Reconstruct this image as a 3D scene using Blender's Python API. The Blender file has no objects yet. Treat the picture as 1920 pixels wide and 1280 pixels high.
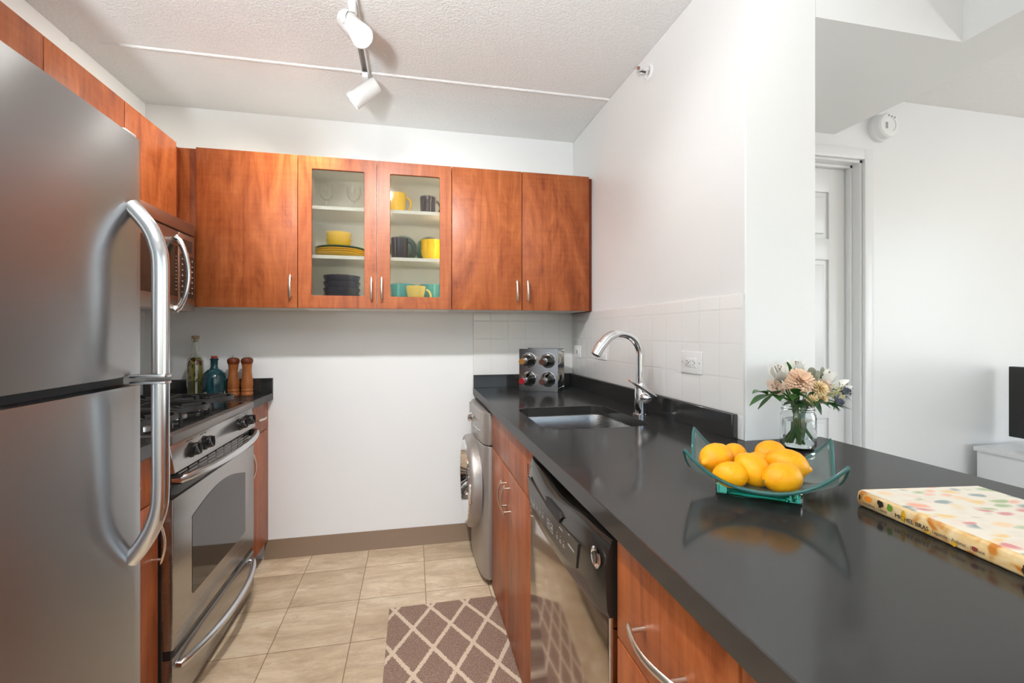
import bpy, bmesh, math, random
from mathutils import Vector, Matrix, Euler
random.seed(7)
SC = bpy.context.scene
COL = SC.collection
PI = math.pi

# ------------------------------------------------------------------ camera, world, exposure
cam_d = bpy.data.cameras.new('camera')
cam = bpy.data.objects.new('camera', cam_d)
COL.objects.link(cam)
cam.location = (0, 0, 1.239)
cam.rotation_euler = (math.radians(90), 0, math.radians(-12.1))
cam_d.sensor_width = 36.0
cam_d.lens = 862.0 / 1920.0 * 36.0
cam_d.shift_y = -15.0 / 1920.0
cam_d.clip_start = 0.02
SC.camera = cam

SC.view_settings.view_transform = 'Standard'
SC.view_settings.look = 'None'
SC.view_settings.gamma = 1.0
SC.view_settings.use_curve_mapping = False
SC.view_settings.exposure = 0.76

world = bpy.data.worlds.new('sky')
SC.world = world
world.use_nodes = True
wn = world.node_tree
bg = wn.nodes['Background']
sky = wn.nodes.new('ShaderNodeTexSky')
sky.sky_type = 'NISHITA'
sky.sun_elevation = math.radians(38)
sky.sun_rotation = math.radians(250)
sky.sun_disc = False
wn.links.new(sky.outputs[0], bg.inputs[0])
bg.inputs[1].default_value = 0.25


def area(name, loc, target, sx, sy, power, col=(1, 1, 1)):
    l = bpy.data.lights.new(name, 'AREA')
    l.shape = 'RECTANGLE'
    l.size, l.size_y, l.energy, l.color = sx, sy, power, col
    o = bpy.data.objects.new(name, l)
    COL.objects.link(o)
    o.location = loc
    d = Vector(target) - Vector(loc)
    o.rotation_euler = d.to_track_quat('-Z', 'Y').to_euler()
    return o


# daylight entering through the two living-room windows (behind and to the right of the camera)
area('daylight_rear', (1.55, -3.05, 1.35), (1.55, 0, 1.40), 5.3, 1.9, 7, (0.93, 0.97, 1.0))
area('daylight_side', (5.05, -0.9, 1.45), (0, -0.9, 1.3), 2.6, 1.9, 31, (0.93, 0.97, 1.0))


# ------------------------------------------------------------------ mesh builder
class B:
    def __init__(s):
        s.bm = bmesh.new()

    def _merge(s, b, mtx=None):
        if mtx is not None:
            bmesh.ops.transform(b, matrix=mtx, verts=b.verts)
        m = bpy.data.meshes.new('t')
        b.to_mesh(m)
        b.free()
        s.bm.from_mesh(m)
        bpy.data.meshes.remove(m)
        return s

    def box(s, x0, x1, y0, y1, z0, z1, bev=0.0, seg=2, mtx=None):
        b = bmesh.new()
        bmesh.ops.create_cube(b, size=1.0)
        for v in b.verts:
            v.co = Vector(((x0 + x1) / 2 + v.co.x * (x1 - x0), (y0 + y1) / 2 + v.co.y * (y1 - y0), (z0 + z1) / 2 + v.co.z * (z1 - z0)))
        if bev > 0:
            bmesh.ops.bevel(b, geom=list(b.edges), offset=bev, segments=seg, profile=0.5, affect='EDGES')
        return s._merge(b, mtx)

    def prism(s, poly, axis, a, c, bev=0.0, seg=2, mtx=None, holes=()):
        """poly of 2D points; axis 'x': (y,z), 'y': (x,z), 'z': (x,y); holes cut through."""
        def P(p, t):
            return {'x': (t, p[0], p[1]), 'y': (p[0], t, p[1]), 'z': (p[0], p[1], t)}[axis]
        b = bmesh.new()
        edges = []
        for loop in [poly] + list(holes):
            vs = [b.verts.new(P(p, a)) for p in loop]
            for i in range(len(vs)):
                edges.append(b.edges.new((vs[i], vs[(i + 1) % len(vs)])))
        if holes:
            bmesh.ops.triangle_fill(b, edges=edges, use_beauty=True, use_dissolve=False)
        else:
            bmesh.ops.contextual_create(b, geom=list(b.verts))
        r = bmesh.ops.extrude_face_region(b, geom=list(b.faces))
        d = Vector(P((0, 0), c)) - Vector(P((0, 0), a))
        bmesh.ops.translate(b, verts=[v for v in r['geom'] if isinstance(v, bmesh.types.BMVert)], vec=d)
        bmesh.ops.recalc_face_normals(b, faces=b.faces)
        if bev > 0:
            eds = [e for e in b.edges if len(e.link_faces) == 2 and e.calc_face_angle(0) > 0.5]
            bmesh.ops.bevel(b, geom=eds, offset=bev, segments=seg, profile=0.5, affect='EDGES')
        return s._merge(b, mtx)

    def cyl(s, p0, p1, r0, r1=None, seg=24, bev=0.0):
        r1 = r0 if r1 is None else r1
        p0, p1 = Vector(p0), Vector(p1)
        d = p1 - p0
        b = bmesh.new()
        bmesh.ops.create_cone(b, cap_ends=True, segments=seg, radius1=r0, radius2=r1, depth=d.length)
        if bev > 0:
            eds = [e for e in b.edges if e.calc_face_angle(0) > 1.0]
            bmesh.ops.bevel(b, geom=eds, offset=bev, segments=2, profile=0.5, affect='EDGES')
        m = Matrix.Translation((p0 + p1) / 2) @ d.to_track_quat('Z', 'Y').to_matrix().to_4x4()
        return s._merge(b, m)

    def tube(s, pts, r, seg=12, closed=False, prof=None, up=None):
        """swept tube; r number or list; prof = cross-section points (scaled by r); up fixes its roll"""
        P = [Vector(p) for p in pts]
        n = len(P)
        R = r if isinstance(r, (list, tuple)) else [r] * n
        if prof is None:
            prof = [(math.cos(2 * PI * i / seg), math.sin(2 * PI * i / seg)) for i in range(seg)]
        k = len(prof)
        T = []
        for i in range(n):
            if closed:
                t = P[(i + 1) % n] - P[i - 1]
            else:
                t = P[min(i + 1, n - 1)] - P[max(i - 1, 0)]
            T.append(t.normalized())
        ref = Vector(up) if up is not None else (Vector((0, 0, 1)) if abs(T[0].z) < 0.9 else Vector((1, 0, 0)))
        b = bmesh.new()
        rings = []
        u = None
        for i in range(n):
            if u is None or up is not None:
                u = ref - T[i] * ref.dot(T[i])
            else:
                u = u - T[i] * u.dot(T[i])
            u.normalize()
            w = T[i].cross(u)
            rings.append([b.verts.new(P[i] + (u * q[0] + w * q[1]) * R[i]) for q in prof])
        m = n if closed else n - 1
        for i in range(m):
            A, C = rings[i], rings[(i + 1) % n]
            for j in range(k):
                b.faces.new((A[j], A[(j + 1) % k], C[(j + 1) % k], C[j]))
        if not closed:
            b.faces.new(rings[0][::-1])
            b.faces.new(rings[-1])
        bmesh.ops.recalc_face_normals(b, faces=b.faces)
        return s._merge(b)

    def lathe(s, prof, o=(0, 0, 0), axis=(0, 0, 1), seg=32, caps=True):
        b = bmesh.new()
        rings = []
        for r, z in prof:
            if r < 1e-6:
                rings.append([b.verts.new((0, 0, z))])
            else:
                rings.append([b.verts.new((r * math.cos(2 * PI * i / seg), r * math.sin(2 * PI * i / seg), z)) for i in range(seg)])
        for A, C in zip(rings, rings[1:]):
            for j in range(seg):
                a0, a1 = A[j % len(A)], A[(j + 1) % len(A)]
                c0, c1 = C[j % len(C)], C[(j + 1) % len(C)]
                vs = []
                for v in (a0, a1, c1, c0):
                    if v not in vs:
                        vs.append(v)
                if len(vs) > 2:
                    b.faces.new(vs)
        if caps:
            for rg in (rings[0], rings[-1]):
                if len(rg) > 1:
                    try:
                        b.faces.new(rg)
                    except ValueError:
                        pass
        bmesh.ops.recalc_face_normals(b, faces=b.faces)
        m = Matrix.Translation(Vector(o)) @ Vector(axis).to_track_quat('Z', 'Y').to_matrix().to_4x4()
        return s._merge(b, m)

    def ball(s, c, r, sc=(1, 1, 1), rot=None, u=16, v=10):
        b = bmesh.new()
        bmesh.ops.create_uvsphere(b, u_segments=u, v_segments=v, radius=r)
        m = Matrix.Translation(Vector(c)) @ (rot.to_4x4() if rot else Matrix.Identity(4)) @ Matrix.Diagonal((*sc, 1))
        return s._merge(b, m)

    def sheet(s, grid):
        """grid[i][j] of points -> quads"""
        b = bmesh.new()
        V = [[b.verts.new(p) for p in row] for row in grid]
        for i in range(len(V) - 1):
            for j in range(len(V[0]) - 1):
                b.faces.new((V[i][j], V[i + 1][j], V[i + 1][j + 1], V[i][j + 1]))
        return s._merge(b)

    def solid(s, top, bot):
        """closed slab between two equal grids"""
        b = bmesh.new()
        A = [[b.verts.new(p) for p in row] for row in top]
        C = [[b.verts.new(p) for p in row] for row in bot]
        n, m = len(A), len(A[0])
        for i in range(n - 1):
            for j in range(m - 1):
                b.faces.new((A[i][j], A[i + 1][j], A[i + 1][j + 1], A[i][j + 1]))
                b.faces.new((C[i][j], C[i][j + 1], C[i + 1][j + 1], C[i + 1][j]))
        rim = [(0, j) for j in range(m)] + [(i, m - 1) for i in range(1, n)] + [(n - 1, j) for j in range(m - 2, -1, -1)] + [(i, 0) for i in range(n - 2, 0, -1)]
        for q in range(len(rim)):
            i0, j0 = rim[q]
            i1, j1 = rim[(q + 1) % len(rim)]
            b.faces.new((A[i0][j0], A[i1][j1], C[i1][j1], C[i0][j0]))
        bmesh.ops.recalc_face_normals(b, faces=b.faces)
        return s._merge(b)

    def build(s, name, mat, parent=None, local=False, angle=40, sub=0):
        me = bpy.data.meshes.new(name)
        if parent is not None and not local:
            bmesh.ops.translate(s.bm, verts=s.bm.verts, vec=-ROOT[parent.name])
        s.bm.to_mesh(me)
        s.bm.free()
        me.polygons.foreach_set('use_smooth', [True] * len(me.polygons))
        me.set_sharp_from_angle(angle=math.radians(angle))
        me.materials.append(mat)
        o = bpy.data.objects.new(name, me)
        COL.objects.link(o)
        ROOT[o.name] = Vector((0, 0, 0))
        if parent is not None:
            o.parent = parent
            ROOT[o.name] = ROOT[parent.name]
        if sub:
            md = o.modifiers.new('subdivision', 'SUBSURF')
            md.levels = md.render_levels = sub
        return o


ROOT = {}


def thing(name, label, cat, loc=(0, 0, 0), rotz=0.0, group=None):
    o = bpy.data.objects.new(name, None)
    COL.objects.link(o)
    o.empty_display_size = 0.05
    o.location = loc
    o.rotation_euler = (0, 0, rotz)
    ROOT[o.name] = Vector(loc)
    return tag(o, label, cat, group)


def tag(o, label, cat, group=None, kind=None):
    o['label'] = label
    o['category'] = cat
    if group:
        o['group'] = group
    if kind:
        o['kind'] = kind
    return o


def struct(o):
    o['kind'] = 'structure'
    return o


def copy_thing(root, loc, rot=None, label=None, group=None):
    r = root.copy()
    COL.objects.link(r)
    r.location = loc
    if rot is not None:
        r.rotation_euler = rot
    if label:
        r['label'] = label
    if group:
        r['group'] = group
    for ch in list(root.children):
        c = ch.copy()
        COL.objects.link(c)
        c.parent = r
        for g in list(ch.children):
            d = g.copy()
            COL.objects.link(d)
            d.parent = c
    return r


def lerp(a, b, t):
    return a + (b - a) * t


def rrect(x0, x1, y0, y1, r, n=6):
    pts = []
    for cx, cy, a0 in ((x1 - r, y1 - r, 0), (x0 + r, y1 - r, 90), (x0 + r, y0 + r, 180), (x1 - r, y0 + r, 270)):
        for i in range(n + 1):
            a = math.radians(a0 + 90 * i / n)
            pts.append((cx + r * math.cos(a), cy + r * math.sin(a)))
    return pts


def smooth_path(ctrl, n=10):
    """Catmull-Rom through control points"""
    P = [Vector(p) for p in ctrl]
    P = [P[0] * 2 - P[1]] + P + [P[-1] * 2 - P[-2]]
    out = []
    for i in range(1, len(P) - 2):
        for k in range(n):
            t = k / n
            a, b, c, d = P[i - 1], P[i], P[i + 1], P[i + 2]
            out.append(0.5 * ((2 * b) + (c - a) * t + (2 * a - 5 * b + 4 * c - d) * t * t + (3 * b - a - 3 * c + d) * t ** 3))
    out.append(P[-2])
    return out


def lettering(body, size, loc, xdir, ydir, mat, parent, name='lettering', depth=0.0002):
    """text as flat mesh; xdir = reading direction, ydir = up"""
    cu = bpy.data.curves.new('t', 'FONT')
    cu.body = body
    cu.size = size
    cu.extrude = depth
    o = bpy.data.objects.new('t', cu)
    COL.objects.link(o)
    dg = bpy.context.evaluated_depsgraph_get()
    me = bpy.data.meshes.new_from_object(o.evaluated_get(dg))
    COL.objects.unlink(o)
    bpy.data.objects.remove(o)
    x, y = Vector(xdir).normalized(), Vector(ydir).normalized()
    z = x.cross(y)
    m = Matrix((x, y, z)).transposed().to_4x4()
    m.translation = Vector(loc)
    me.transform(m)
    me.materials.clear()
    me.materials.append(mat)
    t = bpy.data.objects.new(name, me)
    COL.objects.link(t)
    t.parent = parent
    ROOT[t.name] = ROOT[parent.name]
    return t


# ------------------------------------------------------------------ materials
def lin(r, g, b):
    f = lambda c: (c / 255.0) / 12.92 if c / 255.0 <= 0.04045 else ((c / 255.0 + 0.055) / 1.055) ** 2.4
    return (f(r), f(g), f(b), 1.0)


class NT:
    def __init__(s, name):
        s.m = bpy.data.materials.new(name)
        s.m.use_nodes = True
        s.t = s.m.node_tree
        s.p = s.t.nodes['Principled BSDF']
        s.out = s.t.nodes['Material Output']

    def n(s, kind, **kw):
        nd = s.t.nodes.new('ShaderNode' + kind)
        for k, v in kw.items():
            setattr(nd, k, v)
        return nd

    def link(s, a, b):
        s.t.links.new(a, b)

    def put(s, sock, v):
        if hasattr(v, 'is_output'):
            s.link(v, sock)
        else:
            sock.default_value = v

    def math(s, op, a, b=None, c=None):
        nd = s.n('Math', operation=op)
        s.put(nd.inputs[0], a)
        if b is not None:
            s.put(nd.inputs[1], b)
        if c is not None:
            s.put(nd.inputs[2], c)
        return nd.outputs[0]

    def set(s, **kw):
        al = {'col': 'Base Color', 'rough': 'Roughness', 'metal': 'Metallic', 'ior': 'IOR', 'trans': 'Transmission Weight', 'coat': 'Coat Weight',
              'coatr': 'Coat Roughness', 'spec': 'Specular IOR Level', 'aniso': 'Anisotropic', 'emit': 'Emission Color', 'estr': 'Emission Strength',
              'alpha': 'Alpha', 'sss': 'Subsurface Weight', 'normal': 'Normal', 'sheen': 'Sheen Weight', 'anisorot': 'Anisotropic Rotation', 'tangent': 'Tangent'}
        for k, v in kw.items():
            s.put(s.p.inputs[al[k]], v)
        return s

    def coords(s, kind='Object', scale=(1, 1, 1), loc=None):
        tc = s.n('TexCoord')
        mp = s.n('Mapping')
        mp.inputs['Scale'].default_value = scale
        s.link(tc.outputs[kind], mp.inputs['Vector'])
        if loc is not None:
            s.put(mp.inputs['Location'], loc)
        return mp.outputs[0]

    def world(s):
        g = s.n('NewGeometry')
        sp = s.n('SeparateXYZ')
        s.link(g.outputs['Position'], sp.inputs[0])
        return g.outputs['Position'], sp.outputs

    def noise(s, vec, scale, detail=4, rough=0.55, dist=0.0):
        nd = s.n('TexNoise')
        s.link(vec, nd.inputs['Vector'])
        nd.inputs['Scale'].default_value = scale
        nd.inputs['Detail'].default_value = detail
        nd.inputs['Roughness'].default_value = rough
        nd.inputs['Distortion'].default_value = dist
        return nd.outputs[0]

    def ramp(s, fac, stops, interp='LINEAR'):
        nd = s.n('ValToRGB')
        cr = nd.color_ramp
        cr.interpolation = interp
        while len(cr.elements) < len(stops):
            cr.elements.new(0.5)
        for e, (p, c) in zip(cr.elements, stops):
            e.position = p
            e.color = c if len(c) == 4 else (*c, 1)
        s.put(nd.inputs[0], fac)
        return nd.outputs[0]

    def mix(s, f, a, b, mode='MIX'):
        nd = s.n('Mix', data_type='RGBA', blend_type=mode)
        s.put(nd.inputs[0], f)
        s.put(nd.inputs[6], a)
        s.put(nd.inputs[7], b)
        return nd.outputs[2]

    def bump(s, h, strength=0.3, dist=0.002):
        nd = s.n('Bump')
        nd.inputs['Strength'].default_value = strength
        nd.inputs['Distance'].default_value = dist
        s.link(h, nd.inputs['Height'])
        s.link(nd.outputs[0], s.p.inputs['Normal'])
        return nd


def simple(name, col, rough=0.5, **kw):
    return NT(name).set(col=col, rough=rough, **kw).m


M = {}
# painted walls
a = NT('wall_paint').set(col=(0.85, 0.85, 0.84, 1), rough=0.38, spec=0.35)
a.bump(a.noise(a.coords('Object', (1, 1, 1)), 160, 2), 0.04, 0.001)
M['wall'] = a.m
a = NT('gloss_wall_paint').set(col=(0.83, 0.83, 0.825, 1), rough=0.3, spec=0.4)
a.bump(a.noise(a.coords('Object'), 90, 2), 0.03, 0.001)
M['wall_living'] = a.m
M['trim_white'] = simple('white_gloss_trim', (0.82, 0.82, 0.82, 1), 0.28)
# stippled ceiling
a = NT('stippled_ceiling').set(col=(0.86, 0.855, 0.84, 1), rough=0.85)
v = a.coords('Object', (1, 1, 1))
h1 = a.noise(v, 105, 3, 0.5, 0.6)
h = a.ramp(h1, [(0.42, (0, 0, 0)), (0.62, (1, 1, 1))])
a.bump(h, 0.40, 0.0045)
M['ceiling'] = a.m


# cherry laminate, vertical grain; the pattern shifts from object to object
def wood(name, cols, horizontal=False):
    a = NT(name)
    oi = a.n('ObjectInfo')
    off = a.n('CombineXYZ')
    for i, k in enumerate((7.3, 3.1, 5.7)):
        a.link(a.math('MULTIPLY', oi.outputs['Random'], k), off.inputs[i])
    tc = a.n('TexCoord')
    ad = a.n('VectorMath', operation='ADD')
    a.link(tc.outputs['Object'], ad.inputs[0])
    a.link(off.outputs[0], ad.inputs[1])

    def mapped(sc):
        mp = a.n('Mapping')
        mp.inputs['Scale'].default_value = sc
        a.link(ad.outputs[0], mp.inputs['Vector'])
        return mp.outputs[0]
    big = a.noise(mapped((7, 7, 1.9)), 1.0, 5, 0.62, 2.2)
    fine = a.noise(mapped((75, 75, 2.2)), 1.0, 4, 0.65, 0.3)
    cross = a.noise(mapped((6, 6, 70)), 1.0, 2, 0.5)
    mixv = a.math('ADD', a.math('MULTIPLY', big, 0.62), a.math('ADD', a.math('MULTIPLY', fine, 0.28), a.math('MULTIPLY', cross, 0.10)))
    c = a.ramp(mixv, [(0.33, cols[0]), (0.45, cols[1]), (0.55, cols[2]), (0.69, cols[3])])
    a.set(col=c, rough=0.40, spec=0.38)
    a.bump(fine, 0.05, 0.0006)
    return a.m


M['wood'] = wood('cherry_laminate', [lin(112, 50, 22), lin(150, 77, 37), lin(167, 91, 48), lin(186, 110, 62)])
M['wood_edge'] = wood('cherry_edge', [lin(70, 26, 12), lin(95, 36, 16), lin(110, 44, 20), lin(120, 52, 24)])
M['melamine'] = simple('white_melamine', (0.72, 0.70, 0.66, 1), 0.45)
M['shelf_white'] = simple('shelf_white', (0.90, 0.89, 0.84, 1), 0.5)


def steel(name, col, rough, axis, aniso=0.5, bump=0.02):
    a = NT(name)
    sc = {'y': (40, 2, 400), 'x': (2, 40, 400), 'z': (400, 400, 3)}[axis]
    nz = a.noise(a.coords('Object', sc), 1.0, 3, 0.6)
    a.set(col=col, metal=1.0, rough=a.math('ADD', rough - 0.04, a.math('MULTIPLY', nz, 0.08)), aniso=aniso)
    a.bump(nz, bump, 0.0004)
    if aniso > 0.5:
        tg = a.n('Tangent', direction_type='RADIAL', axis='Z')
        a.link(tg.outputs[0], a.p.inputs['Tangent'])
        a.p.inputs['Anisotropic Rotation'].default_value = ANROT
    return a.m


ANROT = 0.25
M['steel'] = steel('brushed_steel', (0.43, 0.415, 0.40, 1), 0.26, 'y', 0.3)
M['steel_door'] = steel('polished_brushed_steel', (0.385, 0.395, 0.405, 1), 0.31, 'y', 0.92, 0.006)
M['steel_dw'] = steel('polished_dishwasher_steel', (0.52, 0.46, 0.40, 1), 0.11, 'y', 0.0, 0.002)
M['steel_handle'] = steel('handle_steel', (0.66, 0.665, 0.68, 1), 0.2, 'z', 0.0, 0.01)
M['steel_sink'] = steel('sink_steel', (0.42, 0.41, 0.40, 1), 0.28, 'x', 0.3, 0.02)
M['nickel'] = simple('satin_nickel', (0.72, 0.66, 0.57, 1), 0.32, metal=1.0)
M['rack_metal'] = simple('polished_rack_metal', (0.78, 0.79, 0.82, 1), 0.16, metal=1.0)
M['chrome'] = simple('chrome', (0.80, 0.80, 0.81, 1), 0.05, metal=1.0)
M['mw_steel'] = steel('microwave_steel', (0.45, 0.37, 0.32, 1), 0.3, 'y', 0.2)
M['cook_steel'] = simple('cooktop_rim', (0.20, 0.18, 0.17, 1), 0.28, metal=0.7)
M['black_gloss'] = simple('black_gloss', (0.012, 0.011, 0.011, 1), 0.08)
M['black_glass'] = simple('oven_glass', (0.020, 0.018, 0.016, 1), 0.05, spec=0.7)
M['black_satin'] = simple('black_plastic', (0.016, 0.015, 0.015, 1), 0.3)
M['black_matte'] = simple('cast_iron', (0.022, 0.021, 0.02, 1), 0.42)
M['dark_gap'] = simple('dark_gasket', (0.012, 0.012, 0.014, 1), 0.5)
M['dw_black'] = simple('dishwasher_panel', (0.020, 0.017, 0.014, 1), 0.16)
M['dw_panel'] = simple('dishwasher_keypad', (0.034, 0.029, 0.024, 1), 0.3)
M['slot_grey'] = simple('track_slot', (0.20, 0.17, 0.16, 1), 0.5)
M['legend'] = simple('white_legend', (0.36, 0.34, 0.32, 1), 0.5)
M['display'] = simple('display', (0.03, 0.022, 0.018, 1), 0.12)
M['burner_cap'] = simple('burner_cap', (0.03, 0.03, 0.03, 1), 0.3)
M['burner_base'] = simple('burner_base', (0.6, 0.58, 0.55, 1), 0.22, metal=1.0)
# black quartz with fine pale flecks
a = NT('black_quartz')
v = a.coords('Object', (1, 1, 1))
sp = a.noise(v, 800, 2, 0.7)
fl = a.ramp(sp, [(0.56, (0.025, 0.0245, 0.024)), (0.70, (0.040, 0.039, 0.038)), (0.82, (0.085, 0.083, 0.08))])
sm = a.noise(v, 5.0, 3, 0.6)
df = a.n('BsdfDiffuse')
a.link(fl, df.inputs[0])
gq = a.n('BsdfGlossy')
gq.inputs[0].default_value = (1, 1, 1, 1)
a.link(a.ramp(sm, [(0.35, (0.10,) * 3), (0.7, (0.16,) * 3)]), gq.inputs['Roughness'])
lw = a.n('LayerWeight')
lw.inputs[0].default_value = 0.5
mq = a.n('MixShader')
a.link(a.math('ADD', 0.095, a.math('MULTIPLY', a.math('POWER', lw.outputs['Facing'], 5.0), 0.22)), mq.inputs[0])
a.link(df.outputs[0], mq.inputs[1])
a.link(gq.outputs[0], mq.inputs[2])
a.link(mq.outputs[0], a.out.inputs[0])
M['quartz'] = a.m

# stone-look vinyl floor tile
a = NT('stone_tile_floor')
pos, xyz = a.world()
TS = 0.3048
fx = a.math('DIVIDE', a.math('ADD', xyz[0], 0.5525 + TS * 40), TS)
fy = a.math('DIVIDE', a.math('ADD', xyz[1], -2.548 + TS * 40), TS)
ix, iy = a.math('FLOOR', fx), a.math('FLOOR', fy)
cell = a.n('CombineXYZ')
a.link(ix, cell.inputs[0])
a.link(iy, cell.inputs[1])
wn_ = a.n('TexWhiteNoise', noise_dimensions='2D')
a.link(cell.outputs[0], wn_.inputs['Vector'])
rnd = wn_.outputs['Value']


def edge(f, w):
    fr = a.math('FRACT', f)
    d = a.math('MINIMUM', fr, a.math('SUBTRACT', 1.0, fr))
    return a.math('LESS_THAN', d, w)


grout = a.math('MAXIMUM', edge(fx, 0.0055), edge(fy, 0.0055))
offv = a.n('VectorMath', operation='SCALE')
a.link(wn_.outputs['Color'], offv.inputs[0])
offv.inputs['Scale'].default_value = 9.0
sh = a.n('VectorMath', operation='ADD')
a.link(pos, sh.inputs[0])
a.link(offv.outputs[0], sh.inputs[1])
mp = a.n('Mapping')
mp.inputs['Scale'].default_value = (0.55, 1.5, 1)
a.link(sh.outputs[0], mp.inputs['Vector'])
cloud = a.noise(mp.outputs[0], 4.5, 8, 0.72, 0.4)
base = a.ramp(cloud, [(0.32, lin(176, 152, 124)), (0.46, lin(198, 175, 145)), (0.56, lin(214, 193, 164)), (0.70, lin(228, 212, 186))])
tint = a.ramp(rnd, [(0.0, (0.88, 0.87, 0.86)), (1.0, (1.06, 1.06, 1.06))])
base = a.mix(1.0, base, tint, 'MULTIPLY')
mot = a.noise(mp.outputs[0], 11, 8, 0.78, 1.2)
base = a.mix(a.ramp(mot, [(0.50, (0, 0, 0)), (0.62, (0.55,) * 3)]), base, lin(170, 147, 122))
a.set(col=a.mix(grout, base, lin(128, 100, 70)), rough=0.36, spec=0.35)
a.bump(a.noise(mp.outputs[0], 26, 5, 0.6), 0.06, 0.001)
M['floor'] = a.m


def tilemat(name, ax, ox, oz):
    a = NT(name)
    pos, xyz = a.world()
    T = 0.1083
    f1 = a.math('DIVIDE', a.math('ADD', xyz[ax], -ox + T * 60), T)
    f2 = a.math('DIVIDE', a.math('ADD', xyz[2], -oz + T * 60), T)
    ds = []
    for f in (f1, f2):
        fr = a.math('FRACT', f)
        ds.append(a.math('MINIMUM', fr, a.math('SUBTRACT', 1.0, fr)))
    d = a.math('MINIMUM', ds[0], ds[1])
    g = a.ramp(d, [(0.008, (1, 1, 1)), (0.020, (0, 0, 0))])
    h = a.ramp(d, [(0.008, (0, 0, 0)), (0.05, (1, 1, 1))], 'EASE')
    a.set(col=a.mix(g, (0.80, 0.79, 0.77, 1), (0.70, 0.69, 0.67, 1)), rough=a.ramp(g, [(0, (0.10,) * 3), (1, (0.5,) * 3)]))
    a.bump(h, 0.35, 0.0012)
    return a.m


M['tile_back'] = tilemat('white_wall_tile_back', 0, 0.352, 0.990)
M['tile_side'] = tilemat('white_wall_tile_side', 1, 1.2156, 0.990)
M['vinyl'] = simple('brown_vinyl_base', lin(142, 120, 99), 0.35)
# rug
a = NT('woven_rug')
tc = a.n('TexCoord')
sp_ = a.n('SeparateXYZ')
nzv = a.noise(tc.outputs['Object'], 170, 2, 0.6)
a.link(tc.outputs['Object'], sp_.inputs[0])
jit = a.math('MULTIPLY', a.math('SUBTRACT', nzv, 0.5), 0.12)
u_ = a.math('DIVIDE', a.math('SUBTRACT', sp_.outputs[0], 0.0765), 0.1555)
v_ = a.math('DIVIDE', a.math('SUBTRACT', sp_.outputs[1], 2.097), 0.2725)


def band(f):
    fr = a.math('FRACT', a.math('ADD', f, 20.5))
    return a.math('ABSOLUTE', a.math('SUBTRACT', fr, 0.5))


bd = a.math('MINIMUM', band(a.math('ADD', u_, v_)), band(a.math('SUBTRACT', u_, v_)))
ln = a.math('LESS_THAN', a.math('ADD', bd, jit), 0.062)
flk = a.noise(tc.outputs['Object'], 420, 2, 0.8)
brown = a.ramp(flk, [(0.36, lin(104, 80, 66)), (0.50, lin(150, 122, 106)), (0.64, lin(192, 166, 150))])
cream = a.ramp(flk, [(0.35, lin(205, 182, 158)), (0.6, lin(232, 213, 190))])
a.set(col=a.mix(ln, brown, cream), rough=0.95, spec=0.1)
a.bump(flk, 0.6, 0.004)
M['rug'] = a.m
M['rug_edge'] = simple('rug_binding', lin(128, 100, 84), 0.9)


# glass
def glass(name, col, rough=0.0, ior=1.47):
    return NT(name).set(col=col, rough=rough, trans=1.0, ior=ior).m


M['glass_jar'] = glass('clear_glass', (0.97, 0.985, 0.98, 1), 0.0, 1.46)
M['water'] = glass('water', (0.97, 0.99, 0.98, 1), 0.0, 1.33)
M['glass_green'] = glass('bottle_glass_green', (0.09, 0.13, 0.05, 1), 0.03)
M['glass_dark'] = simple('dark_wine_bottle', (0.012, 0.010, 0.006, 1), 0.05, spec=0.8)
M['glass_oil'] = glass('clear_bottle_glass', (0.96, 0.97, 0.94, 1), 0.0)
# fused glass dish: clear in the face, sea green through its thick edges
a = NT('sea_glass')
a.set(col=(0.84, 0.95, 0.94, 1), rough=0.03, trans=1.0, ior=1.45)
v = a.coords('Object', (1, 1, 1))
a.bump(a.noise(v, 55, 3), 0.10, 0.002)
tlc = a.n('BsdfTranslucent')
tlc.inputs[0].default_value = (0.72, 0.90, 0.90, 1)
dfc = a.n('BsdfDiffuse')
dfc.inputs[0].default_value = (0.66, 0.84, 0.84, 1)
mxa, mxb = a.n('MixShader'), a.n('MixShader')
a.link(tlc.outputs[0], mxa.inputs[1])
a.link(dfc.outputs[0], mxa.inputs[2])
mxb.inputs[0].default_value = 0.07  # pale milky share added to imitate reflections on the clear glass
a.link(a.p.outputs[0], mxb.inputs[1])
a.link(mxa.outputs[0], mxb.inputs[2])
a.link(mxb.outputs[0], a.out.inputs[0])
M['sea_glass'] = a.m
a = NT('sea_glass_foot')
a.set(col=(0.12, 0.66, 0.55, 1), rough=0.03, trans=1.0, ior=1.45)
M['sea_glass_foot'] = a.m
M['sea_rim'] = NT('sea_glass_edge').set(col=(0.07, 0.26, 0.24, 1), rough=0.05, trans=0.6, ior=1.45).m
# reeded, faintly frosted cabinet glass
a = NT('reeded_glass')
tr = a.n('BsdfTransparent')
tr.inputs[0].default_value = (0.95, 0.96, 0.94, 1)
rf = a.n('BsdfRefraction')
rf.inputs['Color'].default_value = (0.97, 0.97, 0.95, 1)
rf.inputs['Roughness'].default_value = 0.18
rf.inputs['IOR'].default_value = 1.12
tl = a.n('BsdfTranslucent')
tl.inputs[0].default_value = (0.75, 0.75, 0.70, 1)
gl = a.n('BsdfGlossy')
gl.inputs['Roughness'].default_value = 0.05
m1, m2, m3 = a.n('MixShader'), a.n('MixShader'), a.n('MixShader')
m1.inputs[0].default_value = 0.60
a.link(tr.outputs[0], m1.inputs[1])
a.link(rf.outputs[0], m1.inputs[2])
m2.inputs[0].default_value = 0.05
a.link(m1.outputs[0], m2.inputs[1])
a.link(tl.outputs[0], m2.inputs[2])
fr_ = a.n('Fresnel')
fr_.inputs[0].default_value = 1.22
a.link(fr_.outputs[0], m3.inputs[0])
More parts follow.
